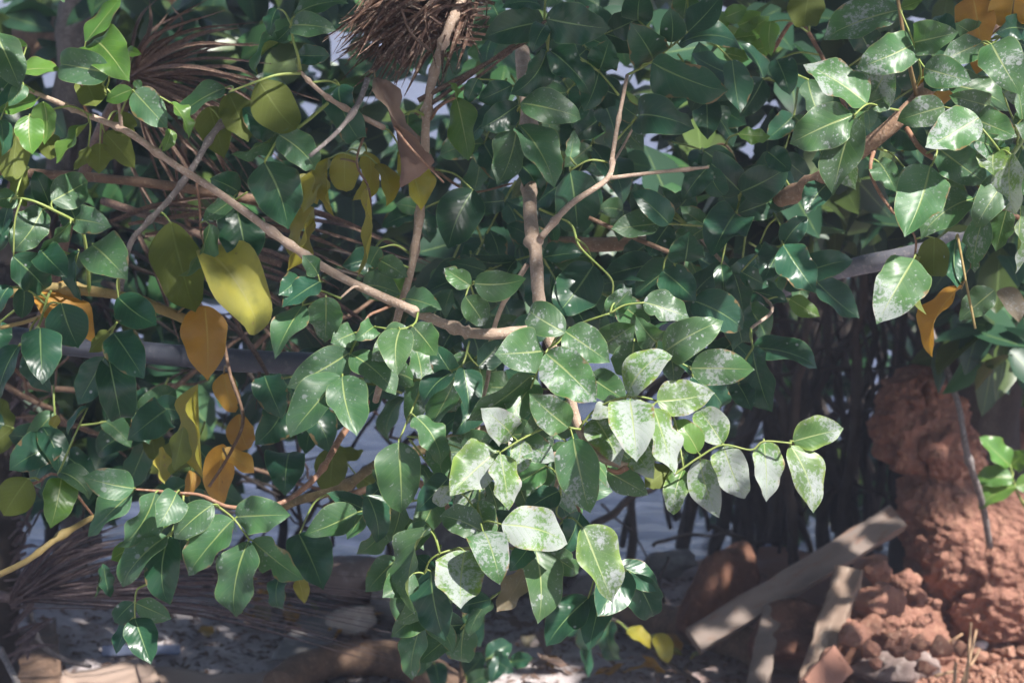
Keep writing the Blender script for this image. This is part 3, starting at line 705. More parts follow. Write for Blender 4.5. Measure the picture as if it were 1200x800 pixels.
P2.leaves("""
1055 12 965 47 50 s; 1055 10 1083 -1 15 l; 1071 50 1124 38 40 s; 1071 52 1004 81 46 s; 1083 80 1139 96 38 s -.02; 1150 48 1119 27 30 s .05; 1152 50 1103 73 34 s .03
1016 122 941 76 48 s -.03; 1019 121 1044 70 48 s .02; 1018 122 1042 116 28 s; 1000 135 925 169 51 s -.04; 1001 138 976 230 50 s -.04; 1016 128 1004 223 46 s -.01
1107 125 1051 142 36 s -.04; 1160 125 1112 112 30 s .0; 1147 138 1084 173 48 s -.05; 1110 100 1184 132 34 s .06; 1143 140 1192 161 37 s -.02; 1170 175 1137 163 32 s -.02
1165 172 1165 206 38 h -.03; 1100 174 1157 216 46 g .02; 1090 195 1060 278 59 g -.02; 1142 233 1079 281 42 s; 1178 215 1144 267 38 s -.02; 1185 180 1191 252 40 h -.05
1155 250 1142 320 36 s .04; 1180 245 1167 295 28 s .03; 1196 240 1190 321 24 h; 1071 303 1027 380 58 s -.02; 1078 300 1086 369 22 u .01; 1095 278 1095 323 36 u .04; 1120 280 1122 337 32 d .05
1165 340 1124 375 32 s .2; 1162 52 1196 112 52 s; 1198 140 1185 87 18 s -.03; 1205 35 1168 40 32 d .05; 1083 90 1113 106 22 d .05; 950 -15 944 31 42 u .25
910 70 926 112 32 d .25; 903 25 904 66 22 l .25; 900 178 926 201 28 d .2; 918 287 946 254 28 d .15; 918 287 956 344 42 d .12; 915 288 894 331 36 d .18; 970 215 944 251 32 d .15
1050 150 1087 171 42 d .1; 925 350 961 371 22 l .3; 1060 195 1040 230 30 d .1; 1175 110 1215 90 40 s .03; 1190 200 1230 230 44 s .02; 1200 130 1225 180 44 s
1120 60 1095 20 36 d .1; 1020 60 1000 20 36 d .2; 960 175 972 196 26 d .1; 1030 190 1050 225 30 g .08; 1110 215 1130 250 30 s .06; 1165 20 1130 0 34 d .1
""", 2.93)
P2.leaves("""
868 225 819 180 42 d; 868 225 926 194 42 d; 865 250 901 236 32 d; 862 250 834 301 52 d -.03; 825 177 864 206 36 d; 865 157 903 160 18 l
860 320 871 366 30 d; 845 310 848 346 22 d; 868 318 901 336 24 d; 890 285 906 331 28 d; 882 408 958 432 36 d; 882 408 905 483 46 d; 865 450 881 481 30 d
730 248 699 245 26 g .2; 755 248 744 214 28 d .2; 785 248 772 217 30 d .2; 790 248 813 221 32 d .2; 805 245 799 276 26 d .2; 760 249 766 283 28 d .2; 730 246 725 283 32 g .2
850 20 876 9 22 l .3; 865 30 892 14 24 l .3; 860 45 897 40 20 l .3; 880 35 902 19 20 l .3; 850 35 839 14 22 l .3; 880 60 907 50 22 l .3; 848 62 878 70 20 l .3; 900 330 915 300 22 l .2
""", 3.15)
P2.leaves("1190 -10 1181 33 52 o; 1140 -5 1150 62 46 o .03; 1083 79 1106 123 36 o .06; 1155 48 1144 88 24 o .05; 1127 337 1093 419 32 o .05; 1170 340 1194 378 24 w .2", 2.96)

# ---- tree with the upright branch behind, glossy dark leaves
P3 = Plant(thing('sapling', Vector((-.15, .45, 0)), 'sapling with an upright pale stem rising past the dry palm bunch and dark glossy leaves', 'sapling'))
P3.limb('stem', [(440, 470, 3.2), (465, 375, 3.12), (484, 305, 3.12), (497, 200, 3.12), (500, 130, 3.12), (513, 70, 3.13), (532, 18, 3.15), (560, -40, 3.2)], 4.0, 6.3, 'bark', n=8, knots=9)
P3.limb('twig', [(505, 140, 3.12), (515, 125, 3.1), (533, 115, 3.08)], 1.8, 1.3, 'bark_red', n=4)
P3.limb('twig', [(500, 137, 3.12), (485, 130, 3.1), (470, 137, 3.08)], 1.8, 1.1, 'petiole', n=4)
P3.limb('twig', [(484, 300, 3.12), (455, 280, 3.15), (440, 290, 3.15), (435, 310, 3.15)], 1.6, 1.1, 'petiole', n=4)
P3.limb('twig', [(470, 350, 3.12), (445, 340, 3.15), (420, 335, 3.15)], 1.6, 1.1, 'petiole', n=4)
P3.limb('twig', [(497, 190, 3.12), (540, 220, 3.2), (560, 225, 3.2), (600, 215, 3.25)], 1.8, 1.2, 'bark_brown', n=4)
P3.leaves("535 115 549 189 35 l; 535 115 525 97 8 l; 478 135 478 173 31 g; 555 222 525 292 52 d .02; 445 290 430 320 24 g; 445 305 478 325 26 g; 425 335 470 345 36 g; 455 320 475 350 30 l .02; 440 300 400 312 30 d", 3.1)

# ---- shrub on the left side
P4 = Plant(thing('bush', Vector((-.75, .25, 0)), 'leafy bush along the left edge with dark glossy leaves and a few turning yellow', 'bush'))
P4.limb('branch', [(-40, 350, 3.1), (0, 344, 3.08), (60, 337, 3.06), (115, 342, 3.05), (150, 349, 3.05), (215, 373, 3.08), (260, 400, 3.2)], 6.5, 5.5, 'bark_yellow', knots=3)
P4.limb('branch', [(-60, 196, 3.4), (40, 203, 3.38), (110, 208, 3.36), (170, 214, 3.36), (250, 226, 3.4), (330, 240, 3.5)], 5.0, 6.0, 'bark_brown')  # olive branch; the brown bark puts its shade into the colour
P4.limb('branch', [(290, 124, 3.02), (255, 150, 3.0), (225, 198, 3.0), (200, 232, 3.02), (172, 262, 3.03), (152, 288, 3.04), (140, 350, 3.05)], 4.2, 3.2, 'bark_grey', knots=4)
P4.limb('branch', [(450, 150, 3.05), (396, 122, 3.0), (368, 101, 2.98), (350, 82, 2.97)], 3.4, 2.2, 'bark', knots=3)
P4.limb('twig', [(384, 121, 2.99), (362, 140, 2.97), (342, 155, 2.96), (325, 165, 2.95), (310, 190, 2.94)], 2.3, 1.3, 'petiole')
P4.limb('twig', [(352, 82, 2.97), (349, 65, 2.95), (343, 45, 2.95), (341, 28, 2.95)], 2.0, 1.2, 'petiole')
P4.limb('twig', [(352, 86, 2.97), (325, 88, 2.95), (300, 96, 2.94), (268, 108, 2.93)], 2.0, 1.2, 'petiole')
P4.limb('twig', [(365, 97, 2.98), (385, 95, 3.0), (398, 100, 3.0)], 1.8, 1.0, 'petiole', n=3)
P4.limb('twig', [(0, 384, 3.08), (30, 377, 3.08), (60, 366, 3.06)], 2.5, 2.2, 'bark_yellow', n=4)
P4.limb('twig', [(105, 345, 3.05), (100, 285, 3.0), (90, 262, 2.98), (62, 246, 2.96), (40, 236, 2.95), (18, 231, 2.95)], 2.4, 1.3, 'petiole')
P4.limb('twig', [(235, 268, 2.98), (234, 240, 2.98), (230, 215, 2.98)], 1.6, 1.3, 'bark_red', n=4)
P4.limb('twig', [(140, 345, 3.05), (139, 330, 3.0), (138, 300, 2.98), (110, 286, 2.97)], 1.4, 1.0, 'petiole', n=4)
P4.limb('twig', [(150, 350, 3.05), (140, 372, 3.0), (130, 392, 2.98), (126, 418, 2.97)], 1.8, 1.2, 'petiole', n=4)
P4.limb('twig', [(60, 340, 3.06), (55, 350, 3.0), (45, 382, 2.98), (24, 404, 2.97)], 1.8, 1.2, 'petiole', n=4)
P4.limb('twig', [(85, 340, 3.05), (88, 310, 3.0), (92, 294, 2.99)], 1.6, 1.0, 'petiole', n=4)
P4.limb('twig', [(262, 240, 2.98), (276, 234, 2.96), (290, 225, 2.95)], 1.6, 1.1, 'petiole', n=4)
P4.limb('twig', [(262, 400, 3.2), (270, 440, 3.2), (285, 490, 3.2), (270, 530, 3.2), (245, 570, 3.2)], 2.4, 1.8, 'bark_brown')
P4.limb('twig', [(430, 150, 3.06), (418, 190, 3.06), (432, 220, 3.06), (435, 250, 3.06)], 1.6, 1.2, 'bark_brown')
P4.leaves("""
345 18 409 5 26 g -.02; 342 30 394 36 30 g -.03; 340 32 309 56 14 g; 342 50 303 89 14 g; 325 10 319 43 16 d; 350 65 387 65 24 d .03; 303 95 347 152 50 u; 327 158 369 199 38 g -.03
325 157 284 127 33 d; 326 155 269 181 21 g -.02; 310 190 338 269 58 d -.02; 276 238 290 315 54 d; 398 100 426 159 38 d .06
265 103 208 141 25 g -.01; 245 125 263 186 40 u .02; 268 110 291 167 42 u .02; 275 232 237 259 22 g; 280 225 246 209 38 d .02
20 232 -10 236 24 g; 60 236 103 212 42 g; 33 195 32 243 22 u; 50 245 14 296 40 g; 83 262 44 294 18 g; 87 257 131 266 32 g; 108 287 150 328 52 g -.03
47 292 79 326 36 d; 15 300 53 339 44 d -.02; 92 293 97 353 16 d; 138 348 184 381 42 d -.02; 72 355 92 408 49 d -.04; 47 384 50 451 46 d -.03; 133 390 169 444 44 d -.02
127 388 104 413 20 u .02; 123 418 91 475 36 d; 127 418 141 488 44 d .01; 22 405 -1 469 28 d; 12 335 -1 369 20 d; 28 335 25 373 24 d; 10 240 1 276 18 d; 200 260 229 366 58 u .04; 246 262 209 323 20 g -.02
60 246 40 200 30 d .04; 90 262 70 225 34 d .05; 10 255 -20 300 34 d .03; 70 320 60 290 26 d .05; 30 410 60 460 28 d .06
""", 2.98)
P4.leaves("""
240 293 298 393 68 y -.08; 240 358 243 446 52 o -.03; 38 342 110 403 42 o .0; 262 437 276 483 28 o .2; 232 450 238 561 28 v .22; 280 485 291 526 32 o .22
190 523 193 567 20 y .25; 262 520 258 596 38 o .22; 262 525 298 554 24 o .2; 225 552 211 581 16 o .25; 68 486 60 499 12 y .3
405 178 406 225 34 v .02; 385 185 392 254 20 v .03; 430 220 418 326 12 y -.02; 470 175 493 247 40 v .04; 442 192 452 242 22 v .05; 368 243 344 311 22 v .06; 372 200 355 250 24 y .05; 430 178 412 235 26 v .06; 350 205 372 240 22 v .06; 362 252 336 318 18 v .04
""", 3.06)

# ---- low shrub: spray at the lower left
P5 = Plant(thing('low_shrub', Vector((-.25, .6, 0)), 'low shrub with a clean green leaf spray on a reddish twig, lower left', 'shrub'))
P5.limb('branch', [(300, 620, 3.5), (340, 590, 3.4), (400, 572, 3.35), (440, 545, 3.3), (500, 525, 3.35), (580, 500, 3.45)], 4.5, 6.5, 'bark_olive', knots=3)
P5.limb('branch', [(560, 640, 3.5), (500, 570, 3.45), (440, 570, 3.4), (380, 595, 3.4)], 5.0, 4.0, 'bark_brown')
P5.limb('branch', [(430, 470, 3.05), (402, 508, 2.98), (375, 553, 2.92), (345, 580, 2.9), (318, 592, 2.88), (270, 594, 2.86), (235, 580, 2.86), (205, 577, 2.86), (157, 573, 2.86)], 4.2, 1.4, 'bark_red', n=7, knots=4)
P5.limb('branch', [(-30, 682, 2.95), (0, 672, 2.95), (34, 655, 2.95), (70, 628, 2.97), (110, 605, 3.0)], 4.0, 3.4, 'bark_yellow', knots=3)
P5.limb('twig', [(10, 565, 3.0), (40, 566, 2.98), (68, 556, 2.97), (110, 605, 3.0)], 2.4, 1.5, 'bark_red', n=4)
for q in [[(250, 590, 2.86), (262, 598, 2.85), (275, 609, 2.84), (292, 632, 2.84)], [(215, 580, 2.86), (212, 610, 2.86), (197, 628, 2.85)],
          [(197, 640, 2.9), (175, 680, 2.92), (161, 690, 2.92), (158, 706, 2.92), (158, 724, 2.92)]]: P5.stalk(q, 1.6, 1.2)
P5.leaves("""
157 572 96 558 37 g -.02; 155 577 103 629 35 g .01; 182 577 137 641 38 g -.01; 207 577 184 618 36 g -.03; 250 590 204 631 36 g; 277 605 341 603 43 g -.02; 273 609 221 675 46 g -.02
291 634 277 723 46 g -.02; 296 633 356 679 40 g; 196 628 144 688 38 g .01; 198 628 200 709 42 d .02; 155 640 130 656 22 l .04; 159 706 201 725 27 g .06; 157 705 134 729 24 d .07
158 724 177 778 38 d .06; 152 728 136 766 18 d .08; 70 553 104 586 26 g .1; 72 560 59 619 38 l .1; 33 560 4 604 42 u .1; 200 590 190 620 26 l .04; 215 600 240 640 30 l .05
350 625 379 691 52 d .4; 350 678 357 707 18 y .4; 330 675 332 713 22 d .4; 120 660 110 701 12 d .3; 122 665 130 700 20 d .3; 70 520 11 551 42 d .3; 50 500 70 556 32 d .3; 195 480 149 516 42 d .3
330 480 299 521 42 d .3; 345 470 386 531 42 d .3; 310 440 331 491 38 d .3; 340 530 334 581 46 d .35; 215 500 204 553 28 u .3; 103 477 80 511 10 d .15
""", 2.86, maxtie=130)

# ---- seedling in front of the boulder
P7 = Plant(thing('seedling', at(1225, 640, 5.1), 'small bright green seedling in front of the red clay boulder at the right edge', 'seedling'))
P7.limb('stem', [(1228, 645, 5.12), (1208, 606, 5.0), (1190, 572, 4.95), (1184, 545, 4.93)], 2.0, 1.2, 'petiole', n=4)
P7.leaves("1184 546 1147 511 26 l; 1184 546 1206 527 24 l; 1187 560 1140 566 26 l; 1190 570 1147 597 26 l; 1190 570 1216 563 22 l; 1200 590 1232 600 22 l", 4.93)

# ---- young plant at the bottom, in the middle
P8 = Plant(thing('young_plant', gpt(543, 798), 'young plant with a single upright brown stem at the bottom edge below the dusty leaves', 'plant'))
P8.limb('stem', [(543, 830, 4.75), (542, 780, 4.72), (544, 740, 4.7), (545, 690, 4.7), (548, 640, 4.72)], 4.5, 3.0, 'bark_brown', n=5, knots=3)
P8.limb('twig', [(544, 790, 4.72), (565, 775, 4.7), (580, 770, 4.68), (598, 775, 4.68)], 1.6, 1.1, 'petiole', n=4)
P8.limb('twig', [(544, 745, 4.72), (520, 755, 4.7), (505, 765, 4.68), (510, 780, 4.68)], 1.6, 1.1, 'bark_brown', n=4)
P8.leaves("543 722 563 758 36 d; 570 772 600 754 26 d; 577 771 602 788 24 d; 545 790 565 764 26 d; 548 802 580 787 22 g; 598 775 625 770 20 d; 508 765 497 738 18 d; 510 778 515 810 24 d; 505 765 480 790 22 g; 590 772 575 800 20 d", 4.68, maxtie=120)
P8b = Plant(thing('young_plant', gpt(735, 770), 'small plant with narrow drooping dark leaves and one yellow leaf beside the fallen log', 'plant'))
P8b.limb('stem', [(820, 800, 5.0), (775, 770, 5.0), (735, 735, 5.0), (705, 720, 4.95), (690, 715, 4.95)], 3.2, 1.6, 'bark_dark', n=5)
P8b.leaves("690 745 690 794 17 d; 715 727 729 773 24 d; 770 742 783 777 22 v; 705 722 680 760 30 d; 735 737 762 760 16 v; 690 715 660 745 26 d; 690 715 640 720 30 d; 712 722 705 690 26 d", 4.95, maxtie=120)

# ---- random fill: darker sprays behind, belonging to the same plants
fr = random.Random(11)
def fill(P, boxes, n, d0, d1, types, size=70, nu=4):
    for i in range(n):
        b = boxes[i % len(boxes)]
        P.spray(fr.uniform(b[0], b[2]), fr.uniform(b[1], b[3]), fr.choice((20, 60, 90, 120, 160, 200, 340)) + fr.gauss(0, 15), fr.uniform(d0, d1), types, fr.choice((2, 2, 3)), size, fr, nu)
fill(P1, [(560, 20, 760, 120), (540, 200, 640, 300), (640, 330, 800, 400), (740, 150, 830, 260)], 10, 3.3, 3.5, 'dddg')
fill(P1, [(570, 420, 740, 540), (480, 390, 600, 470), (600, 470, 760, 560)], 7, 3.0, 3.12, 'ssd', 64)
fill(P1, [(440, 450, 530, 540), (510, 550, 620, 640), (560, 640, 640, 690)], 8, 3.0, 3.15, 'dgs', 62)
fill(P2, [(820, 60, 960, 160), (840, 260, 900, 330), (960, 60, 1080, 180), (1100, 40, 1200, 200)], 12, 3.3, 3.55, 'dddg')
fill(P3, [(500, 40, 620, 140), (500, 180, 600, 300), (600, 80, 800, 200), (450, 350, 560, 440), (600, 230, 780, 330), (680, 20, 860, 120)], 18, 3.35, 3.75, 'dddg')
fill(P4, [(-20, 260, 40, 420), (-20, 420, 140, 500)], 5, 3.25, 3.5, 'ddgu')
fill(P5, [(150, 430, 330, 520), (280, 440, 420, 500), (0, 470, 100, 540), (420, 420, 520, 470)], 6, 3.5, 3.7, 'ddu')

# ---- bushes farther back: dark masses of leaves on thin trunks
def back_bush(label, trunks, boxes, n, d0, d1, mats=('md', 'mg', 'mu')):
    t = thing('background_bush', gpt(trunks[0][0][0], trunks[0][0][1]), label, 'bush', 'dark bushes on the shore behind')
    for tr in trunks: branch(t, 'trunk', [p for p in tr[:-1]], tr[-1], tr[-1] * .6, 'bark_dark', n=6, jit=.2, wob=.02)
    cs = []
    while len(cs) < n:
        b = fr.choice(boxes); x, y, d = fr.uniform(b[0], b[2]), fr.uniform(b[1], b[3]), fr.uniform(d0, d1)
        p = at(x, y, d)
        if noise.noise(p * 3.5) < -.12: continue
        cs.append((p, fr.choice((0, 0, 0, 1, 2))))
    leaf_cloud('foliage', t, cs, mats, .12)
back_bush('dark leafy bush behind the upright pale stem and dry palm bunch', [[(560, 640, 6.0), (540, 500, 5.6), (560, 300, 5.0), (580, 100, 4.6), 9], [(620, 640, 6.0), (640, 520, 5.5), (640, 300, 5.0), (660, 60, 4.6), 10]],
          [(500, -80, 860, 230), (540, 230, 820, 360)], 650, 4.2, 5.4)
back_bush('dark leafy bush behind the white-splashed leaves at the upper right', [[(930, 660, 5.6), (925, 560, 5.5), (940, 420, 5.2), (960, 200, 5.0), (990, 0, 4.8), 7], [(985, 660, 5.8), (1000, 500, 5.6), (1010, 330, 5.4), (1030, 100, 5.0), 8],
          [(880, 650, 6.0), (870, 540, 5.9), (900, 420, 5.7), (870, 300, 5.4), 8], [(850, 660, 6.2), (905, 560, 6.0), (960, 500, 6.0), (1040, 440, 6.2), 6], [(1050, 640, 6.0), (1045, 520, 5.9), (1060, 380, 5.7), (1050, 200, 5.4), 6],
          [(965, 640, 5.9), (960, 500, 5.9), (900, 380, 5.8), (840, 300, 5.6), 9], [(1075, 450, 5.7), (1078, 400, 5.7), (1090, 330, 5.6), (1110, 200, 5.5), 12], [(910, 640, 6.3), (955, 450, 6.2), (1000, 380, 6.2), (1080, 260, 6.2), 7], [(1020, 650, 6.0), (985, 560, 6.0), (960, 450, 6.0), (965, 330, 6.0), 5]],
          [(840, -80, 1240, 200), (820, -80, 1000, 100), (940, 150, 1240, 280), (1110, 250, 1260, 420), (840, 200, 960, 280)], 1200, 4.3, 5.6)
back_bush('added dark leaf mass standing for the shade behind the hanging roots', [[(900, 640, 7.0), (910, 520, 7.0), (930, 400, 7.0), 8], [(1000, 640, 7.0), (1010, 520, 7.0), (1000, 380, 7.0), 9]], [(820, 330, 1080, 600), (1100, 360, 1260, 560)], 900, 6.3, 7.2)  # leaf mass added to deepen the darkness between the roots
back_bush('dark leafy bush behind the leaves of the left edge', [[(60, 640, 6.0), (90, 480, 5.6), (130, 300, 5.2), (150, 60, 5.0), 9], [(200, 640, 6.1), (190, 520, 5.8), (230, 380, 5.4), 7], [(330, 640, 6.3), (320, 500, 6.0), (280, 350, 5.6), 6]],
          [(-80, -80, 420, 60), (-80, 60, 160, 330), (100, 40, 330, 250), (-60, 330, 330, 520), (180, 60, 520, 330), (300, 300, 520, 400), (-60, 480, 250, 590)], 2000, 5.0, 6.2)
rt = thing('root_tangle', gpt(950, 650), 'dark tangle of hanging roots and thin stems against the water on the right', 'roots')
for i in range(50):
    x = fr.uniform(830, 1090); x2 = x + fr.gauss(0, 90); y1 = fr.uniform(180, 330); dd_ = fr.uniform(5.6, 6.4)
    branch(rt, 'root', [(x2 + fr.gauss(0, 20), fr.uniform(600, 670), dd_ + .2), (x2, fr.uniform(470, 560), dd_), ((x + x2) / 2 + fr.gauss(0, 18), 420, dd_), (x, y1, dd_ - .2)], fr.choice((2, 3, 4, 6, 9)), fr.uniform(1.5, 5), 'bark_dark', sides=6, n=5, jit=.2, wob=.02)
for i in range(16):
    x = fr.uniform(820, 1000); y = fr.uniform(380, 620)
    branch(rt, 'root', [(x, y, 5.7), (x + 40, y + fr.gauss(0, 20), 5.7), (x + fr.uniform(70, 140), y + fr.gauss(0, 45), 5.8)], fr.uniform(1.5, 4), 1.3, 'bark_dark', sides=5, n=5, jit=.2, wob=.02)
tt = thing('twig_tangle', gpt(150, 690), 'dark tangle of dead twigs behind the pipe and the yellow leaves on the left', 'twigs')
for i in range(60):
    x = fr.uniform(-40, 460); y = fr.uniform(230, 600); a_ = fr.uniform(-.9, .9) + fr.choice((0, 0, 1.57)); l_ = fr.uniform(80, 220); dd_ = fr.uniform(3.9, 5.2)
    branch(tt, 'twig', [(x - math.cos(a_) * l_ / 2, y - math.sin(a_) * l_ / 2, dd_), (x + fr.gauss(0, 12), y + fr.gauss(0, 12), dd_), (x + math.cos(a_) * l_ / 2, y + math.sin(a_) * l_ / 2, dd_ + .2)], fr.choice((1.5, 2, 3, 4.5)), 1.2, fr.choice(('bark_dark', 'bark_dark', 'bark_brown')), sides=5, n=5, jit=.2, wob=.02)
# bare thin branches against the water, lower left of the middle
bb = thing('bare_bush', gpt(430, 690), 'leafless dark bush with thin crossing branches in front of the water', 'bush')
for q, r_ in [([(240, 690, 5.6), (320, 600, 5.5), (420, 560, 5.4), (520, 540, 5.4)], 4), ([(300, 520, 5.2), (350, 610, 5.5), (390, 660, 5.9)], 2.4), ([(350, 640, 5.5), (352, 540, 5.4), (340, 470, 5.3)], 3), ([(300, 570, 5.4), (420, 600, 5.4), (520, 590, 5.4)], 2.2),
              ([(310, 690, 5.6), (370, 590, 5.5), (430, 500, 5.4), (450, 440, 5.3)], 3), ([(280, 560, 5.4), (330, 545, 5.4), (400, 530, 5.3)], 2), ([(390, 640, 5.6), (388, 590, 5.6), (395, 520, 5.5)], 2.6), ([(300, 640, 5.6), (340, 580, 5.6), (360, 550, 5.6)], 1.8), ([(460, 700, 5.7), (455, 600, 5.5), (470, 540, 5.4), (440, 500, 5.3)], 3.4),
              ([(690, 620, 5.2), (730, 590, 5.2), (770, 570, 5.2)], 5.5), ([(765, 640, 5.4), (800, 630, 5.4), (860, 620, 5.4)], 2.4), ([(705, 590, 5.3), (740, 620, 5.4), (760, 660, 5.5)], 1.6), ([(778, 705, 5.4), (772, 680, 5.4), (783, 652, 5.4)], 3.2)]:
    branch(bb, 'branch', q, r_, r_ * .6, 'bark_dark', sides=6, n=6, jit=.2, wob=.012)

# ================================================================== DEAD PALM LEAVES
def leaflet(parent, a, b, c, w, mat, name='leaflet', roll=0.0, fold=.55):
    path = smooth_path([a, b, c], 5); n = len(path); V, F = [], []
    for i, p in enumerate(path):
        t = (path[min(i + 1, n - 1)] - path[max(0, i - 1)]).normalized()
        x = t.cross((CAMP - p).normalized()).normalized(); z = x.cross(t)
        x2 = x * math.cos(roll) + z * math.sin(roll); z2 = -x * math.sin(roll) + z * math.cos(roll)
        f = i / (n - 1); h = w * (.55 + .45 * math.sin(math.pi * min(1, f * 1.1 + .1))) * (1 - .75 * max(0, f - .75) / .25) / 2
        V += [p - x2 * h + z2 * (h * fold), p - z2 * (h * .2), p + x2 * h + z2 * (h * fold)]
    for i in range(n - 1):
        for s in (0, 1): F.append((i * 3 + s, i * 3 + s + 1, (i + 1) * 3 + s + 1, (i + 1) * 3 + s))
    return mesh_obj(name, rel(parent, V), F, M[mat], parent, smooth=False)
pr = random.Random(5)
def fan(root, cx, cy, d, rays, mat, w=7, bend=.08):
    for (ex, ey, ed) in rays:
        a = at(cx + pr.gauss(0, 4), cy + pr.gauss(0, 4), d); c = at(ex, ey, ed)
        L = (c - a).length
        b = a.lerp(c, .5) + Vector((pr.gauss(0, .02), pr.gauss(0, .02), bend * L * (.5 + pr.random())))
        leaflet(root, a, b, c, w * K * d * (.7 + .6 * pr.random()), mat, roll=pr.gauss(0, .7))
fd = thing('palm_frond', at(150, 92, 3.6), 'dry brown fan palm leaf spreading behind the long pale branch at the upper left', 'palm leaf')
branch(fd, 'stalk', [(152, 92, 3.6), (120, 150, 3.62), (80, 260, 3.7), (40, 420, 3.9)], 6, 9, 'palm', n=5)
rays0 = [(264, 12, 3.5), (279, 33, 3.48), (303, 50, 3.45), (318, 75, 3.45), (300, 95, 3.5), (330, 112, 3.5), (318, 140, 3.55), (330, 165, 3.55), (305, 185, 3.6), (322, 208, 3.6), (298, 228, 3.6), (282, 245, 3.62), (262, 262, 3.62), (240, 275, 3.65), (215, 285, 3.65), (190, 290, 3.65), (246, 30, 3.6), (262, 60, 3.62), (290, 120, 3.65), (312, 152, 3.65), (270, 215, 3.7), (230, 20, 3.65), (200, 5, 3.7), (175, 0, 3.7), (340, 130, 3.6), (345, 180, 3.6), (330, 225, 3.62), (310, 250, 3.65)]
rays = rays0 + [(x + pr.gauss(0, 16), y + pr.gauss(0, 12), d + pr.uniform(0, .15)) for x, y, d in rays0]
fan(fd, 152, 90, 3.6, rays, 'palm', 4.8)
fd2 = thing('palm_frond', at(230, 300, 3.5), 'dry brown palm leaf lying crosswise behind the yellow leaves on the left', 'palm leaf')
branch(fd2, 'stalk', [(120, 235, 3.5), (200, 262, 3.45), (260, 285, 3.42), (330, 310, 3.42)], 5, 4, 'palm', n=5)
for (x0, y0, x1, y1) in [(200, 245, 500, 310), (220, 258, 440, 330), (270, 225, 505, 308), (260, 262, 420, 300), (240, 280, 400, 340), (270, 300, 420, 380), (250, 310, 380, 400), (230, 320, 350, 420), (300, 255, 490, 295), (220, 300, 300, 420), (180, 290, 260, 400), (160, 270, 210, 400), (290, 330, 400, 430), (150, 250, 330, 235), (150, 262, 340, 262), (170, 275, 360, 285), (300, 370, 360, 470), (300, 320, 460, 400), (180, 300, 330, 360), (130, 260, 250, 245), (260, 370, 330, 470), (310, 400, 300, 480)]:
    a, c = at(x0, y0, 3.5 + pr.uniform(-.1, .15)), at(x1, y1, 3.45 + pr.uniform(-.1, .1))
    leaflet(fd2, a, a.lerp(c, .5) + Vector((0, 0, .015)), c, pr.uniform(4.5, 8) * K * 3.5, 'palm', roll=pr.gauss(0, .6))
# fibrous bunch at the top
fb = thing('palm_bunch', at(500, 0, 3.2), 'shaggy bunch of dry brown palm leaf ends hanging at the top beside the upright stem', 'palm leaf')
branch(fb, 'stalk', [(600, -60, 3.35), (545, -5, 3.28), (505, 40, 3.22), (470, 75, 3.2)], 12, 7, 'palm_fibre', n=5)
for i in range(150):
    t = pr.random()
    x1, y1 = (pr.uniform(396, 436), pr.uniform(24, 70)) if t < .55 else ((pr.uniform(412, 462), pr.uniform(60, 98)) if t < .82 else (pr.uniform(430, 520), pr.uniform(55, 120)))
    if t > .9: x1, y1 = pr.uniform(500, 600), pr.uniform(20, 110)
    x0, y0 = 538 + pr.gauss(0, 22), 8 + pr.gauss(0, 20)
    a, c = at(x0, y0, 3.2 + pr.uniform(-.06, .06)), at(x1, y1, 3.17 + pr.uniform(-.07, .07))
    b = a.lerp(c, .55) + Vector((pr.gauss(0, .012), pr.gauss(0, .02), pr.uniform(.005, .05)))
    c += Vector((pr.gauss(0, .012), pr.gauss(0, .03), pr.gauss(0, .014)))
    leaflet(fb, a, b, c, pr.uniform(2.5, 9) * K * 3.2, 'palm_fibre', roll=pr.gauss(0, .9), fold=.9)
for (x0, y0, x1, y1, r_) in [(480, 140, 666, 6, 3.0), (490, 118, 690, 8, 3.4), (470, 160, 600, 60, 3), (505, 60, 470, 10, 2.4)]:
    branch(fb, 'leaf_rib', [(x0, y0, 3.12), ((x0 + x1) / 2 - 6, (y0 + y1) / 2 + 4, 3.12), (x1, y1, 3.1)], r_, 1.6, 'palm', sides=6)
# dark fan at the lower left
ff = thing('palm_frond', gpt(10, 770), 'dark weathered fan palm leaf spread over the ground at the lower left', 'palm leaf')
branch(ff, 'stalk', [(-60, 640, 4.2), (-20, 690, 4.2), (12, 700, 4.2)], 8, 6, 'palm_dark', n=4)
for i in range(58):
    f = i / 57; an = R(-62 + 80 * f); Lr = pr.uniform(150, 210) + 270 * min(1, max(0, f - .3) * 2)
    a = at(12 + pr.gauss(0, 3), 700 + pr.gauss(0, 5), 4.2); c = at(12 + math.cos(an) * Lr, 700 + math.sin(an) * Lr * .55, 4.2 + pr.uniform(-.15, .15))
    leaflet(ff, a, a.lerp(c, .5) + Vector((0, 0, .03)), c, pr.uniform(2.4, 4.6) * K * 4.2, 'palm_dark', roll=pr.gauss(0, .7))
# palm trunk at the left edge
pt = thing('palm_tree', gpt(-12, 765), 'dark fibrous palm trunk at the lower left edge', 'palm')
branch(pt, 'trunk', [(-14, 800, 4.6), (-12, 700, 4.55), (-10, 600, 4.55), (-5, 500, 4.6), (0, 400, 4.65), (40, 250, 4.8)], 34, 30, 'bark_dark', sides=14, jit=.18)
for i in range(46):
    y = 410 + i * 8.2; a = at(14 + pr.gauss(0, 6), y, 4.5); c = at(14 + pr.uniform(10, 55), y - pr.uniform(-20, 60), 4.5 + pr.gauss(0, .05))
    leaflet(pt, a, a.lerp(c, .5) + Vector((.01, 0, .01)), c, pr.uniform(4, 9) * K * 4.5, 'palm_dark', 'fibre', pr.gauss(0, .6))
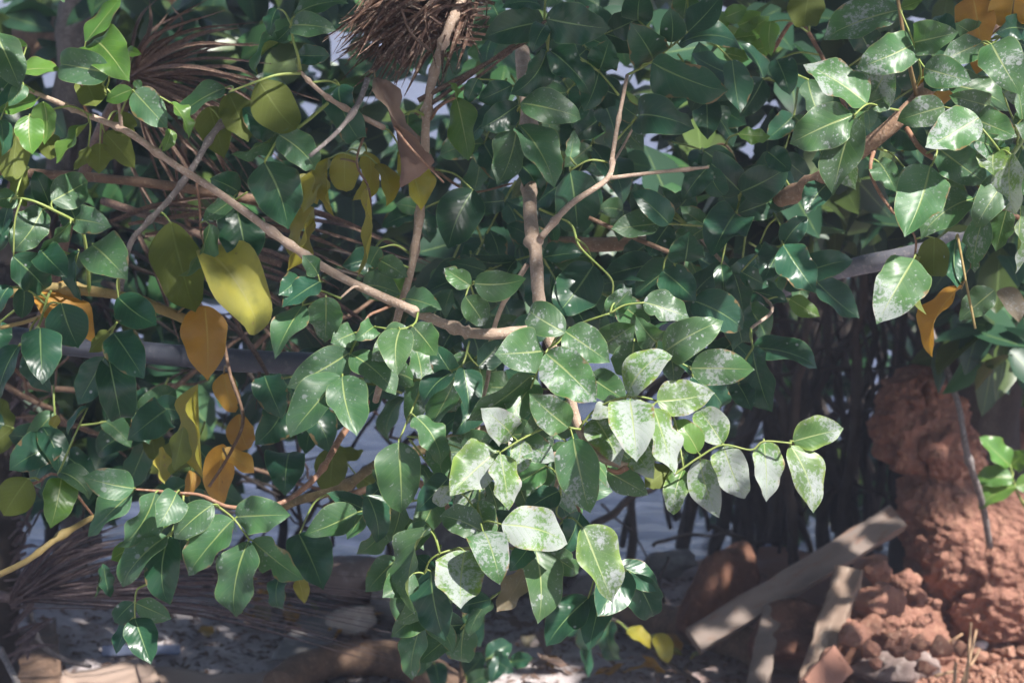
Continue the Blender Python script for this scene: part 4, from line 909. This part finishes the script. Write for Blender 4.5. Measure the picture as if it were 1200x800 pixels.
# grey trunk in the upper left, behind
gt = thing('bare_tree', gpt(85, 660), 'grey upright tree trunk behind the leaves at the upper left', 'tree')
branch(gt, 'trunk', [(95, 640, 6.2), (85, 420, 5.8), (82, 200, 5.4), (90, 60, 5.2), (100, -80, 5.1)], 24, 23, 'bark_grey', sides=14, jit=.15, wob=.01)
fl = thing('leaning_log', at(60, 60, 5.8), 'pinkish brown log leaning across behind the grey trunk at the top left corner', 'log')
branch(fl, 'log', [(-120, 90, 5.9), (20, 62, 5.85), (130, 32, 5.8), (240, -8, 5.8), (420, -60, 5.9)], 30, 28, 'bark_brown', sides=14, jit=.15)

# ================================================================== PIPES, HANGING DEAD LEAF
pp = tag(branch(None, 'pipe', [(-60, 385, 3.45), (60, 401, 3.45), (200, 416, 3.45), (330, 425, 3.45), (520, 432, 3.48)], 13, 13, 'pipe', sides=16, n=6, jit=0)[0], 'smooth dark blue-grey plastic pipe running behind the yellow leaves on the left', 'pipe')
lg = tag(branch(None, 'dead_limb', [(780, 392, 3.75), (880, 352, 3.6), (960, 322, 3.5), (1075, 297, 3.42), (1180, 268, 3.4)], 11.5, 10.5, 'limb_grey', sides=14, n=8, jit=.10, knots=2)[0], 'straight grey dead limb slanting behind the white-splashed leaves on the right', 'limb')
tw = tag(branch(None, 'dead_twig', [(431, 93, 3.0), (418, 125, 2.98), (395, 155, 2.96), (363, 183, 2.95)], 3.6, 2.6, 'bark_grey', n=5, knots=2)[0], 'short bare grey twig pointing down beside the hanging brown leaf', 'twig')
tw2 = tag(branch(None, 'dead_twig', [(1062, 330, 4.9), (1095, 400, 4.85), (1122, 470, 4.8), (1133, 530, 4.8), (1150, 585, 4.9), (1160, 640, 5.0)], 3.2, 4.2, 'bark_grey', n=6, knots=4)[0], 'long bare grey twig in front of the red clay boulder', 'twig')
tw3 = tag(branch(None, 'dead_twig', [(0, 760, 4.4), (20, 800, 4.3), (40, 850, 4.3)], 4, 4, 'bark_grey', n=5)[0], 'pale twig at the bottom left corner', 'twig')
tw4 = tag(branch(None, 'dead_twig', [(15, 672, 4.6), (32, 705, 4.6), (45, 750, 4.6), (75, 772, 4.7), (105, 780, 4.9)], 3, 3, 'bark_grey', n=6, knots=2)[0], 'curved bare grey twig in front of the dark palm leaf', 'twig')
hl = place_leaf(None, 438, 90, 470, 218, 36, 'b', 2.98, dd=0, twist=1.7, fold=1.25, nu=8, curl=.25, prof=PINCH, name='dead_leaf', tie=at(436, 82, 3.0))
for v in hl.data.vertices: v.co += noise.noise_vector(v.co * 45) * .006 + noise.noise_vector(v.co * 110) * .002
tag(hl, 'brown curled dead leaf hanging below the dry palm bunch', 'dead leaf')
tag(branch(None, 'dead_twig', [(462, 148, 2.97), (480, 172, 2.96), (520, 214, 2.95)], 1.8, 1.2, 'bark_red', sides=6, n=5)[0], 'thin reddish twig sticking out beside the hanging brown leaf', 'twig')

# ================================================================== RED CLAY BOULDER, RUBBLE, BOARDS
def rough(p, s, o=4):
    return noise.fractal(p * s, .9, 2.1, o)
bz = gpt(1150, 752); D0 = ground_depth(1150, 752)
rows = [(428, 1072, 1096), (434, 1052, 1108), (446, 1036, 1122), (470, 1029, 1134), (500, 1027, 1150), (532, 1028, 1153), (545, 1036, 1150), (556, 1054, 1152), (570, 1050, 1190), (600, 1050, 1262), (640, 1058, 1285), (680, 1072, 1292), (710, 1088, 1290), (732, 1104, 1280), (752, 1118, 1265), (768, 1130, 1250)]
V, F = [], []; NS = 220; NR = 190
for i in range(NR + 1):
    y = 428 + (768 - 428) * i / NR
    l = interp(y, [r_[0] for r_ in rows], [r_[1] for r_ in rows]); r2_ = interp(y, [r_[0] for r_ in rows], [r_[2] for r_ in rows])
    c = at((l + r2_) / 2, y, D0); hw = (r2_ - l) / 2 * K * D0
    for j in range(NS):
        a = 2 * math.pi * j / NS
        ca, sa = math.cos(a), math.sin(a)
        e = .8; rr = (abs(ca) ** (2 / e * .9) + abs(sa) ** (2 / e * .9)) ** (-.45)
        p = c + RT * (ca * hw * rr) + Vector((0, 1, 0)) * (sa * hw * .75 * rr)
        nrm = Vector((ca, sa, .15)).normalized()
        q = p * 1.0
        dsp = .019 * rough(q, 7, 5) + .010 * rough(q + Vector((3, 1, 2)), 26, 5) + .009 * noise.noise(q * 75) - .030 * max(0, .16 - abs(noise.noise(q * 10 + Vector((5, 0, 0))))) / .16 * (noise.noise(q * 4) > -.1)
        vd = noise.voronoi(q * 20)[0]; dsp += .012 * (vd[1] - vd[0] - .3); dsp -= .018 * math.exp(-((y - 556 - 8 * noise.noise(Vector((a, 0, 0)) * 1.5)) / 6) ** 2)
        V.append(p + nrm * dsp)
for i in range(NR):
    for j in range(NS):
        j2 = (j + 1) % NS; F.append((i * NS + j, (i + 1) * NS + j, (i + 1) * NS + j2, i * NS + j2))
F.append(tuple(range(NS))[::-1]); F.append(tuple(NR * NS + j for j in range(NS)))
bo = mesh_obj('clay_boulder', [v - bz for v in V], [tuple(reversed(f)) for f in F], M['clay']); bo.location = bz
tag(bo, 'large rough red clay boulder, upright, at the right edge', 'boulder')

def lump(name, px, py, wpx, hpx, mat, sub=4, rgh=.28, z=None, d=None, depth=.8, seed=0):
    """a lump standing on the ground with its lower edge at photo (px, py)"""
    dd = d if d else ground_depth(px, py); c = at(px, py - hpx / 2, dd)
    bm = bmesh.new(); bmesh.ops.create_icosphere(bm, subdivisions=sub, radius=1)
    s = Vector((wpx * K * dd / 2, wpx * K * dd / 2 * depth, hpx * K * dd / 2)); off = Vector((seed * 3.1 + px * .13, py * .17, seed))
    lr_ = random.Random(int(px * 7 + py * 13 + seed)); cuts = [(Vector((lr_.gauss(0, 1), lr_.gauss(0, 1), lr_.gauss(0, 1))).normalized(), lr_.uniform(.62, .88)) for _ in range(13)]
    for v in bm.verts:
        n = v.co.normalized(); k = 1 + rgh * rough(n + off, 1.3, 2) + rgh * .35 * rough(n + off, 5, 3)
        f = 1.12
        for cn, cd in cuts:
            dt = n.dot(cn)
            if dt > .05: f = min(f, cd / dt)
        k = f * (1 + (k - 1) * .55)
        v.co = Vector((n.x * s.x * k, n.y * s.y * k, n.z * s.z * k))
    me = bpy.data.meshes.new(name); bm.to_mesh(me); bm.free(); me.materials.append(M[mat])
    me.polygons.foreach_set('use_smooth', [True] * len(me.polygons))
    o = bpy.data.objects.new(name, me); link(o); o.location = c; o.rotation_euler = (0, 0, rng.uniform(-.3, .3)); return o
G1 = 'clods of the rubble heap'
for i, (x, y, w, h, m) in enumerate([(1028, 686, 38, 30, 'clay'), (1030, 728, 60, 45, 'clay'), (1062, 690, 34, 26, 'clay'), (1075, 712, 30, 26, 'clay'), (1018, 752, 30, 34, 'clay_crumb'), (1046, 738, 24, 20, 'clay'), (1064, 735, 26, 20, 'clay'), (1080, 738, 22, 18, 'clay'),
        (1000, 760, 46, 30, 'clay'), (1020, 772, 30, 22, 'clay'), (1045, 755, 26, 18, 'clay_crumb'), (1060, 752, 22, 16, 'clay'), (990, 740, 26, 22, 'clay'), (1078, 765, 26, 18, 'clay'), (1105, 775, 30, 30, 'clay_crumb'), (1125, 772, 26, 24, 'clay_crumb'), (1052, 770, 24, 16, 'clay'), (975, 778, 30, 20, 'clay'), (1005, 722, 24, 20, 'clay'), (1085, 792, 26, 18, 'clay')] + [(rng.uniform(990, 1100), rng.uniform(690, 785), rng.uniform(10, 24), rng.uniform(9, 18), rng.choice(('clay', 'clay', 'clay_crumb'))) for _ in range(30)]):
    tag(lump('clod', x, y, w, h, m, seed=i, d=5.30 - (y - 680) * .0036), {0: 'clod resting against the top of the short stake, highest in the rubble', 1: 'largest reddish clod in the middle of the rubble heap', 4: 'pinkish clod standing on end beside the lower stake', 8: 'wide flat clod at the lower left of the rubble heap', 14: 'pale clod beside the dry straws'}.get(i, 'reddish clay clod in the rubble heap between the stake and the boulder'), 'clod', G1)
for i, (x, y, w, h) in enumerate([(1150, 776, 20, 14), (1165, 778, 18, 14), (1182, 772, 22, 16), (1140, 790, 18, 14), (1158, 795, 20, 14), (1178, 792, 20, 15), (1196, 788, 20, 16), (1168, 765, 14, 10), (1190, 758, 18, 12), (1145, 768, 14, 10), (1200, 770, 20, 14)]):
    tag(lump('clod', x, y, w, h, 'clay_crumb', seed=i + 40), 'small pale red clod below the clay boulder in the bottom right corner', 'clod', 'small clods in the bottom right corner')
# crumbs
V, F = [], []
for i in range(900):
    x, y = rng.uniform(960, 1240), rng.uniform(735, 830)
    c = gpt(x, y); c.z = gh(c.x, c.y) + .002; s = rng.uniform(.003, .010); o = len(V)
    for vx in ((1, 0, 0), (-1, 0, 0), (0, 1, 0), (0, -1, 0), (0, 0, 1), (0, 0, -1)):
        V.append(c + Vector(vx) * s * rng.uniform(.6, 1.3))
    F += [tuple(o + k for k in f) for f in ((0, 2, 4), (2, 1, 4), (1, 3, 4), (3, 0, 4), (2, 0, 5), (1, 2, 5), (3, 1, 5), (0, 3, 5))]
cr_ = mesh_obj('crumbs', V, F, M['clay_crumb']); tag(cr_, 'loose reddish clay crumbs scattered over the ground below the boulder', 'crumbs', kind='stuff')
tag(lump('clay_lump', 1195, 548, 60, 80, 'clay', 4, .3, seed=2, d=5.7), 'dark red clay lump behind the boulder at the right edge', 'clay lump')
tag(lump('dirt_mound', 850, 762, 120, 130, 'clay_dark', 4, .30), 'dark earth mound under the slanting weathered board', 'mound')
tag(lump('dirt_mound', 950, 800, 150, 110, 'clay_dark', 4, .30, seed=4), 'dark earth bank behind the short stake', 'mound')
tag(lump('dirt_mound', 1040, 790, 150, 100, 'clay', 5, .2, seed=9, d=5.36), 'heap of red earth carrying the rubble beside the clay boulder', 'mound')
tag(lump('stone', 1035, 808, 80, 50, 'stone_pink', 4, .30), 'pale grey-pink rough stone at the bottom edge before the rubble', 'stone')
tag(lump('stone', 1082, 800, 50, 42, 'stone_pink', 4, .30, seed=3), 'smaller grey-pink stone at the bottom edge beside the straws', 'stone')
tag(lump('stone', 415, 745, 62, 40, 'stone_pale', 4, .14, seed=2), 'pale blocky stone lying on leaf litter behind the curved log', 'stone')
tag(lump('stone', 415, 722, 120, 80, 'stone_pink', 4, .22, seed=5), 'broad brownish rock at the water edge behind the pale block', 'rock')
tag(lump('stone', 470, 735, 90, 75, 'stone', 4, .22, seed=7), 'dark grey rock to the right of the pale block', 'rock')
tag(lump('stone', 580, 725, 230, 170, 'stone', 5, .20, seed=8, d=5.95), 'big dark bluish boulder behind the hanging dusty leaves', 'boulder')
tag(lump('stone', 365, 690, 80, 36, 'stone_pink', 4, .25, seed=12), 'low rock at the water edge under the bare branches', 'rock')
tag(lump('stone', 720, 725, 110, 60, 'stone', 4, .25, seed=14, d=5.8), 'low grey rock behind the fallen log by the water', 'rock')

for i, (x, y, w, h, lb) in enumerate([(60, 668, 90, 26, 'low shore rock at the far left behind the palm leaf'), (235, 662, 110, 30, 'low flat shore rock behind the lower left leaf spray'), (300, 672, 60, 34, 'small shore rock left of the bare branches'), (660, 668, 90, 40, 'shore rock behind the lowest dusty leaves'), (790, 668, 70, 34, 'small shore rock left of the hanging roots')]):
    tag(lump('stone', x, y + 8, w, h, 'stone', 4, .25, seed=60 + i), lb, 'rock')
def board(name, p0, p1, w, th, mat, roll=0.0, parent=None):
    """a plank from p0 to p1 with worn edges"""
    y = (p1 - p0); L = y.length; y.normalize(); x = y.cross((CAMP - p0).normalized()).normalized(); z = x.cross(y)
    x, z = x * math.cos(roll) + z * math.sin(roll), z * math.cos(roll) - x * math.sin(roll)
    bm = bmesh.new(); bmesh.ops.create_cube(bm, size=1)
    for v in bm.verts: v.co = Vector((v.co.x * w, v.co.y * L, v.co.z * th))
    bmesh.ops.subdivide_edges(bm, edges=[e for e in bm.edges if abs((e.verts[0].co - e.verts[1].co).y) > L * .5], cuts=14)
    bmesh.ops.bevel(bm, geom=[e for e in bm.edges if e.calc_face_angle(0) > 1], offset=min(w, th) * .07, segments=1, affect='EDGES')
    for v in bm.verts: v.co += noise.noise_vector(v.co * 40) * min(w, th) * .13 + noise.noise_vector(v.co * 5) * min(w, th) * .08
    me = bpy.data.meshes.new(name); bm.to_mesh(me); bm.free(); me.materials.append(M[mat])
    me.polygons.foreach_set('use_smooth', [False] * len(me.polygons))
    o = bpy.data.objects.new(name, me); link(o)
    o.matrix_world = Matrix(((x.x, y.x, z.x, 0), (x.y, y.y, z.y, 0), (x.z, y.z, z.z, 0), (0, 0, 0, 1)))
    o.location = (p0 + p1) / 2; return o
tag(board('plank', at(812, 752, 5.15), at(1052, 606, 5.28), .060, .03, 'board', .3), 'thick weathered grey board slanting from the ground up against the clay boulder', 'plank')
tag(board('stake', at(950, 806, 4.98), at(995, 670, 5.14), .055, .05, 'board_brown', .2), 'short square-cut wooden stake leaning below the slanting board', 'stake')
tag(board('stake', at(884, 820, 5.02), at(908, 705, 5.2), .045, .04, 'board', .1), 'dim grey upright batten under the slanting board', 'stake')
tag(board('broken_tile', at(950, 812, 4.85), at(985, 772, 4.95), .065, .02, 'tile', -.3), 'broken piece of red tile at the bottom edge before the stake', 'tile')
for i, q in enumerate([[(1132, 806, 4.8), (1135, 770, 4.82), (1138, 730, 4.95)], [(1128, 800, 4.85), (1138, 765, 4.9), (1144, 738, 4.98)], [(1102, 752, 5.0), (1114, 751, 5.0), (1128, 742, 5.0)], [(1118, 806, 4.78), (1119, 790, 4.8), (1120, 776, 4.85)], [(1095, 792, 4.9), (1110, 788, 4.9), (1122, 786, 4.9)], [(1137, 780, 4.9), (1143, 770, 4.92), (1148, 760, 4.95)]]):
    tag(branch(None, 'straw', q, 2.2, 1.6, 'straw', sides=5, n=4)[0], 'dry straw among the clods below the clay boulder', 'straw', 'straws below the boulder')
sc = lump('paper_scrap', 1150, 764, 20, 16, 'white', 2, .5); tag(sc, 'crumpled white paper scrap beneath the clay boulder', 'paper scrap')
# logs, card and tube on the ground
tag(branch(None, 'log', [(x, y, ground_depth(x, y, .04)) for x, y in ((325, 806), (352, 786), (400, 772), (450, 771), (492, 784), (528, 812), (550, 850))], 20, 25, 'bark_brown', sides=16, n=8, jit=.08)[0], 'thick curved brown log or root at the bottom edge left of the middle', 'log')
tag(branch(None, 'log', [(x, y, ground_depth(x, y, .035)) for x, y in ((640, 712), (740, 722), (830, 742), (900, 765))], 19, 24, 'bark_brown', sides=16, n=8, jit=.08)[0], 'fallen brown log lying behind the foot of the slanting board', 'log')
tag(board('tube', gpt(120, 768) + Vector((0, 0, .012)), gpt(212, 766) + Vector((0, 0, .012)), .022, .022, 'pipe_blue'), 'short pale blue tube on the ground under the dark palm leaf', 'tube')
def sheet(name, pts, mat, label, cat, lift=.012):
    n = 10; V, F = [], []
    a, b, c, d = [gpt(*p) for p in pts]
    for i in range(n + 1):
        for j in range(n + 1):
            p = a.lerp(b, i / n).lerp(d.lerp(c, i / n), j / n)
            p.z = gh(p.x, p.y) + lift + .008 * noise.noise(p * 12) + (.01 if i in (0, n) else 0); p += noise.noise_vector(p * 20) * .006; V.append(p)
    for i in range(n):
        for j in range(n): F.append((i * (n + 1) + j, (i + 1) * (n + 1) + j, (i + 1) * (n + 1) + j + 1, i * (n + 1) + j + 1))
    o = mesh_obj(name, V, F, M[mat]); m = o.modifiers.new('thickness', 'SOLIDIFY'); m.thickness = .004
    return tag(o, label, cat)
sheet('card_sheet', [(75, 795), (170, 778), (200, 830), (60, 850)], 'paper', 'pinkish buff sheet of card lying at the bottom left', 'card')
sheet('card_sheet', [(160, 790), (330, 786), (350, 840), (180, 850)], 'paper', 'long buff sheet of card along the bottom edge before the palm leaf', 'card')
sheet('sacking', [(18, 752), (68, 745), (75, 830), (5, 840)], 'bark_brown', 'dark brown scrap of sacking at the bottom left corner', 'sacking')
sheet('slab', [(312, 790), (345, 745), (400, 735), (385, 775)], 'stone', 'flat grey slab tilted behind the curved log', 'slab', .03)

# fallen leaves
lr = random.Random(3)
def fallen(x, y, t, label, group, size=1.0):
    c = gpt(x, y); c.z = gh(c.x, c.y) + .012
    L = .07 * size * lr.uniform(.8, 1.2); V, UV, F = blade(L, L * .55, lr.uniform(.2, .7), lr.gauss(.2, .4), .12, lr.gauss(0, .5), lr, 4)
    me_n = Matrix.Rotation(lr.uniform(0, 6.28), 3, 'Z') @ Matrix.Rotation(lr.gauss(.25, .25), 3, 'X')
    o = mesh_obj('fallen_leaf', [me_n @ v for v in V], F, M[t], None, UV); o.location = c
    return tag(o, label, 'leaf', group)
for (x, y) in [(300, 712), (312, 725), (290, 735), (320, 745), (365, 700), (395, 690), (302, 700), (640, 775), (665, 790), (560, 770), (610, 745), (720, 790), (655, 765), (690, 800), (345, 735), (285, 720)] + [(lr.uniform(240, 480), lr.uniform(695, 760)) for _ in range(22)] + [(lr.uniform(540, 820), lr.uniform(735, 805)) for _ in range(16)]:
    t = lr.choice('ob'); fallen(x, y, t, ('orange' if t == 'o' else 'brown') + ' dry fallen leaf ' + ('in the litter left of the pale stone block' if x < 480 else 'on the pale ground below the dusty leaves'), 'dry fallen leaves')
for (x, y) in [(800, 778), (808, 786), (633, 765), (740, 735), (910, 785), (922, 795), (375, 720)]:
    fallen(x, y, 'y', 'yellow fallen leaf ' + ('beside the pale stone block' if x < 480 else 'on the pale ground below the dusty leaves' if x < 760 else 'beside the lower end of the slanting board' if x < 850 else 'on dark earth between the two stakes'), 'yellow fallen leaves', .8)
for (x, y) in [(345, 722), (395, 718), (470, 728), (340, 712), (712, 765), (750, 755), (375, 712), (620, 752), (310, 735), (600, 790)] + [(lr.uniform(280, 480), lr.uniform(700, 750)) for _ in range(10)]:
    fallen(x, y, 'w', 'pale withered fallen leaf ' + ('in the litter beside the pale stone block' if x < 480 else 'on the pale ground below the dusty leaves'), 'pale fallen leaves')
V, F = [], []
for i in range(3800):
    x, y = rng.uniform(-100, 900), rng.uniform(680, 840)
    c = gpt(x, y); c.z = gh(c.x, c.y) + .003; L = rng.uniform(.004, .04); w = rng.uniform(.002, .012); a = rng.uniform(0, 6.28)
    u = Vector((math.cos(a), math.sin(a), rng.gauss(0, .2))); v = Vector((-math.sin(a), math.cos(a), rng.gauss(0, .2))); o = len(V)
    V += [c - u * L / 2, c + v * w / 2 + Vector((0, 0, .004)), c + u * L / 2, c - v * w / 2]; F.append((o, o + 1, o + 2, o + 3))
lt = mesh_obj('leaf_litter', V, F, M['b']); tag(lt, 'fine brown leaf litter scattered over the pale ground', 'litter', kind='stuff')
print('LEAVES', [(p.root.name, p.n) for p in (P1, P2, P3, P4, P5)])
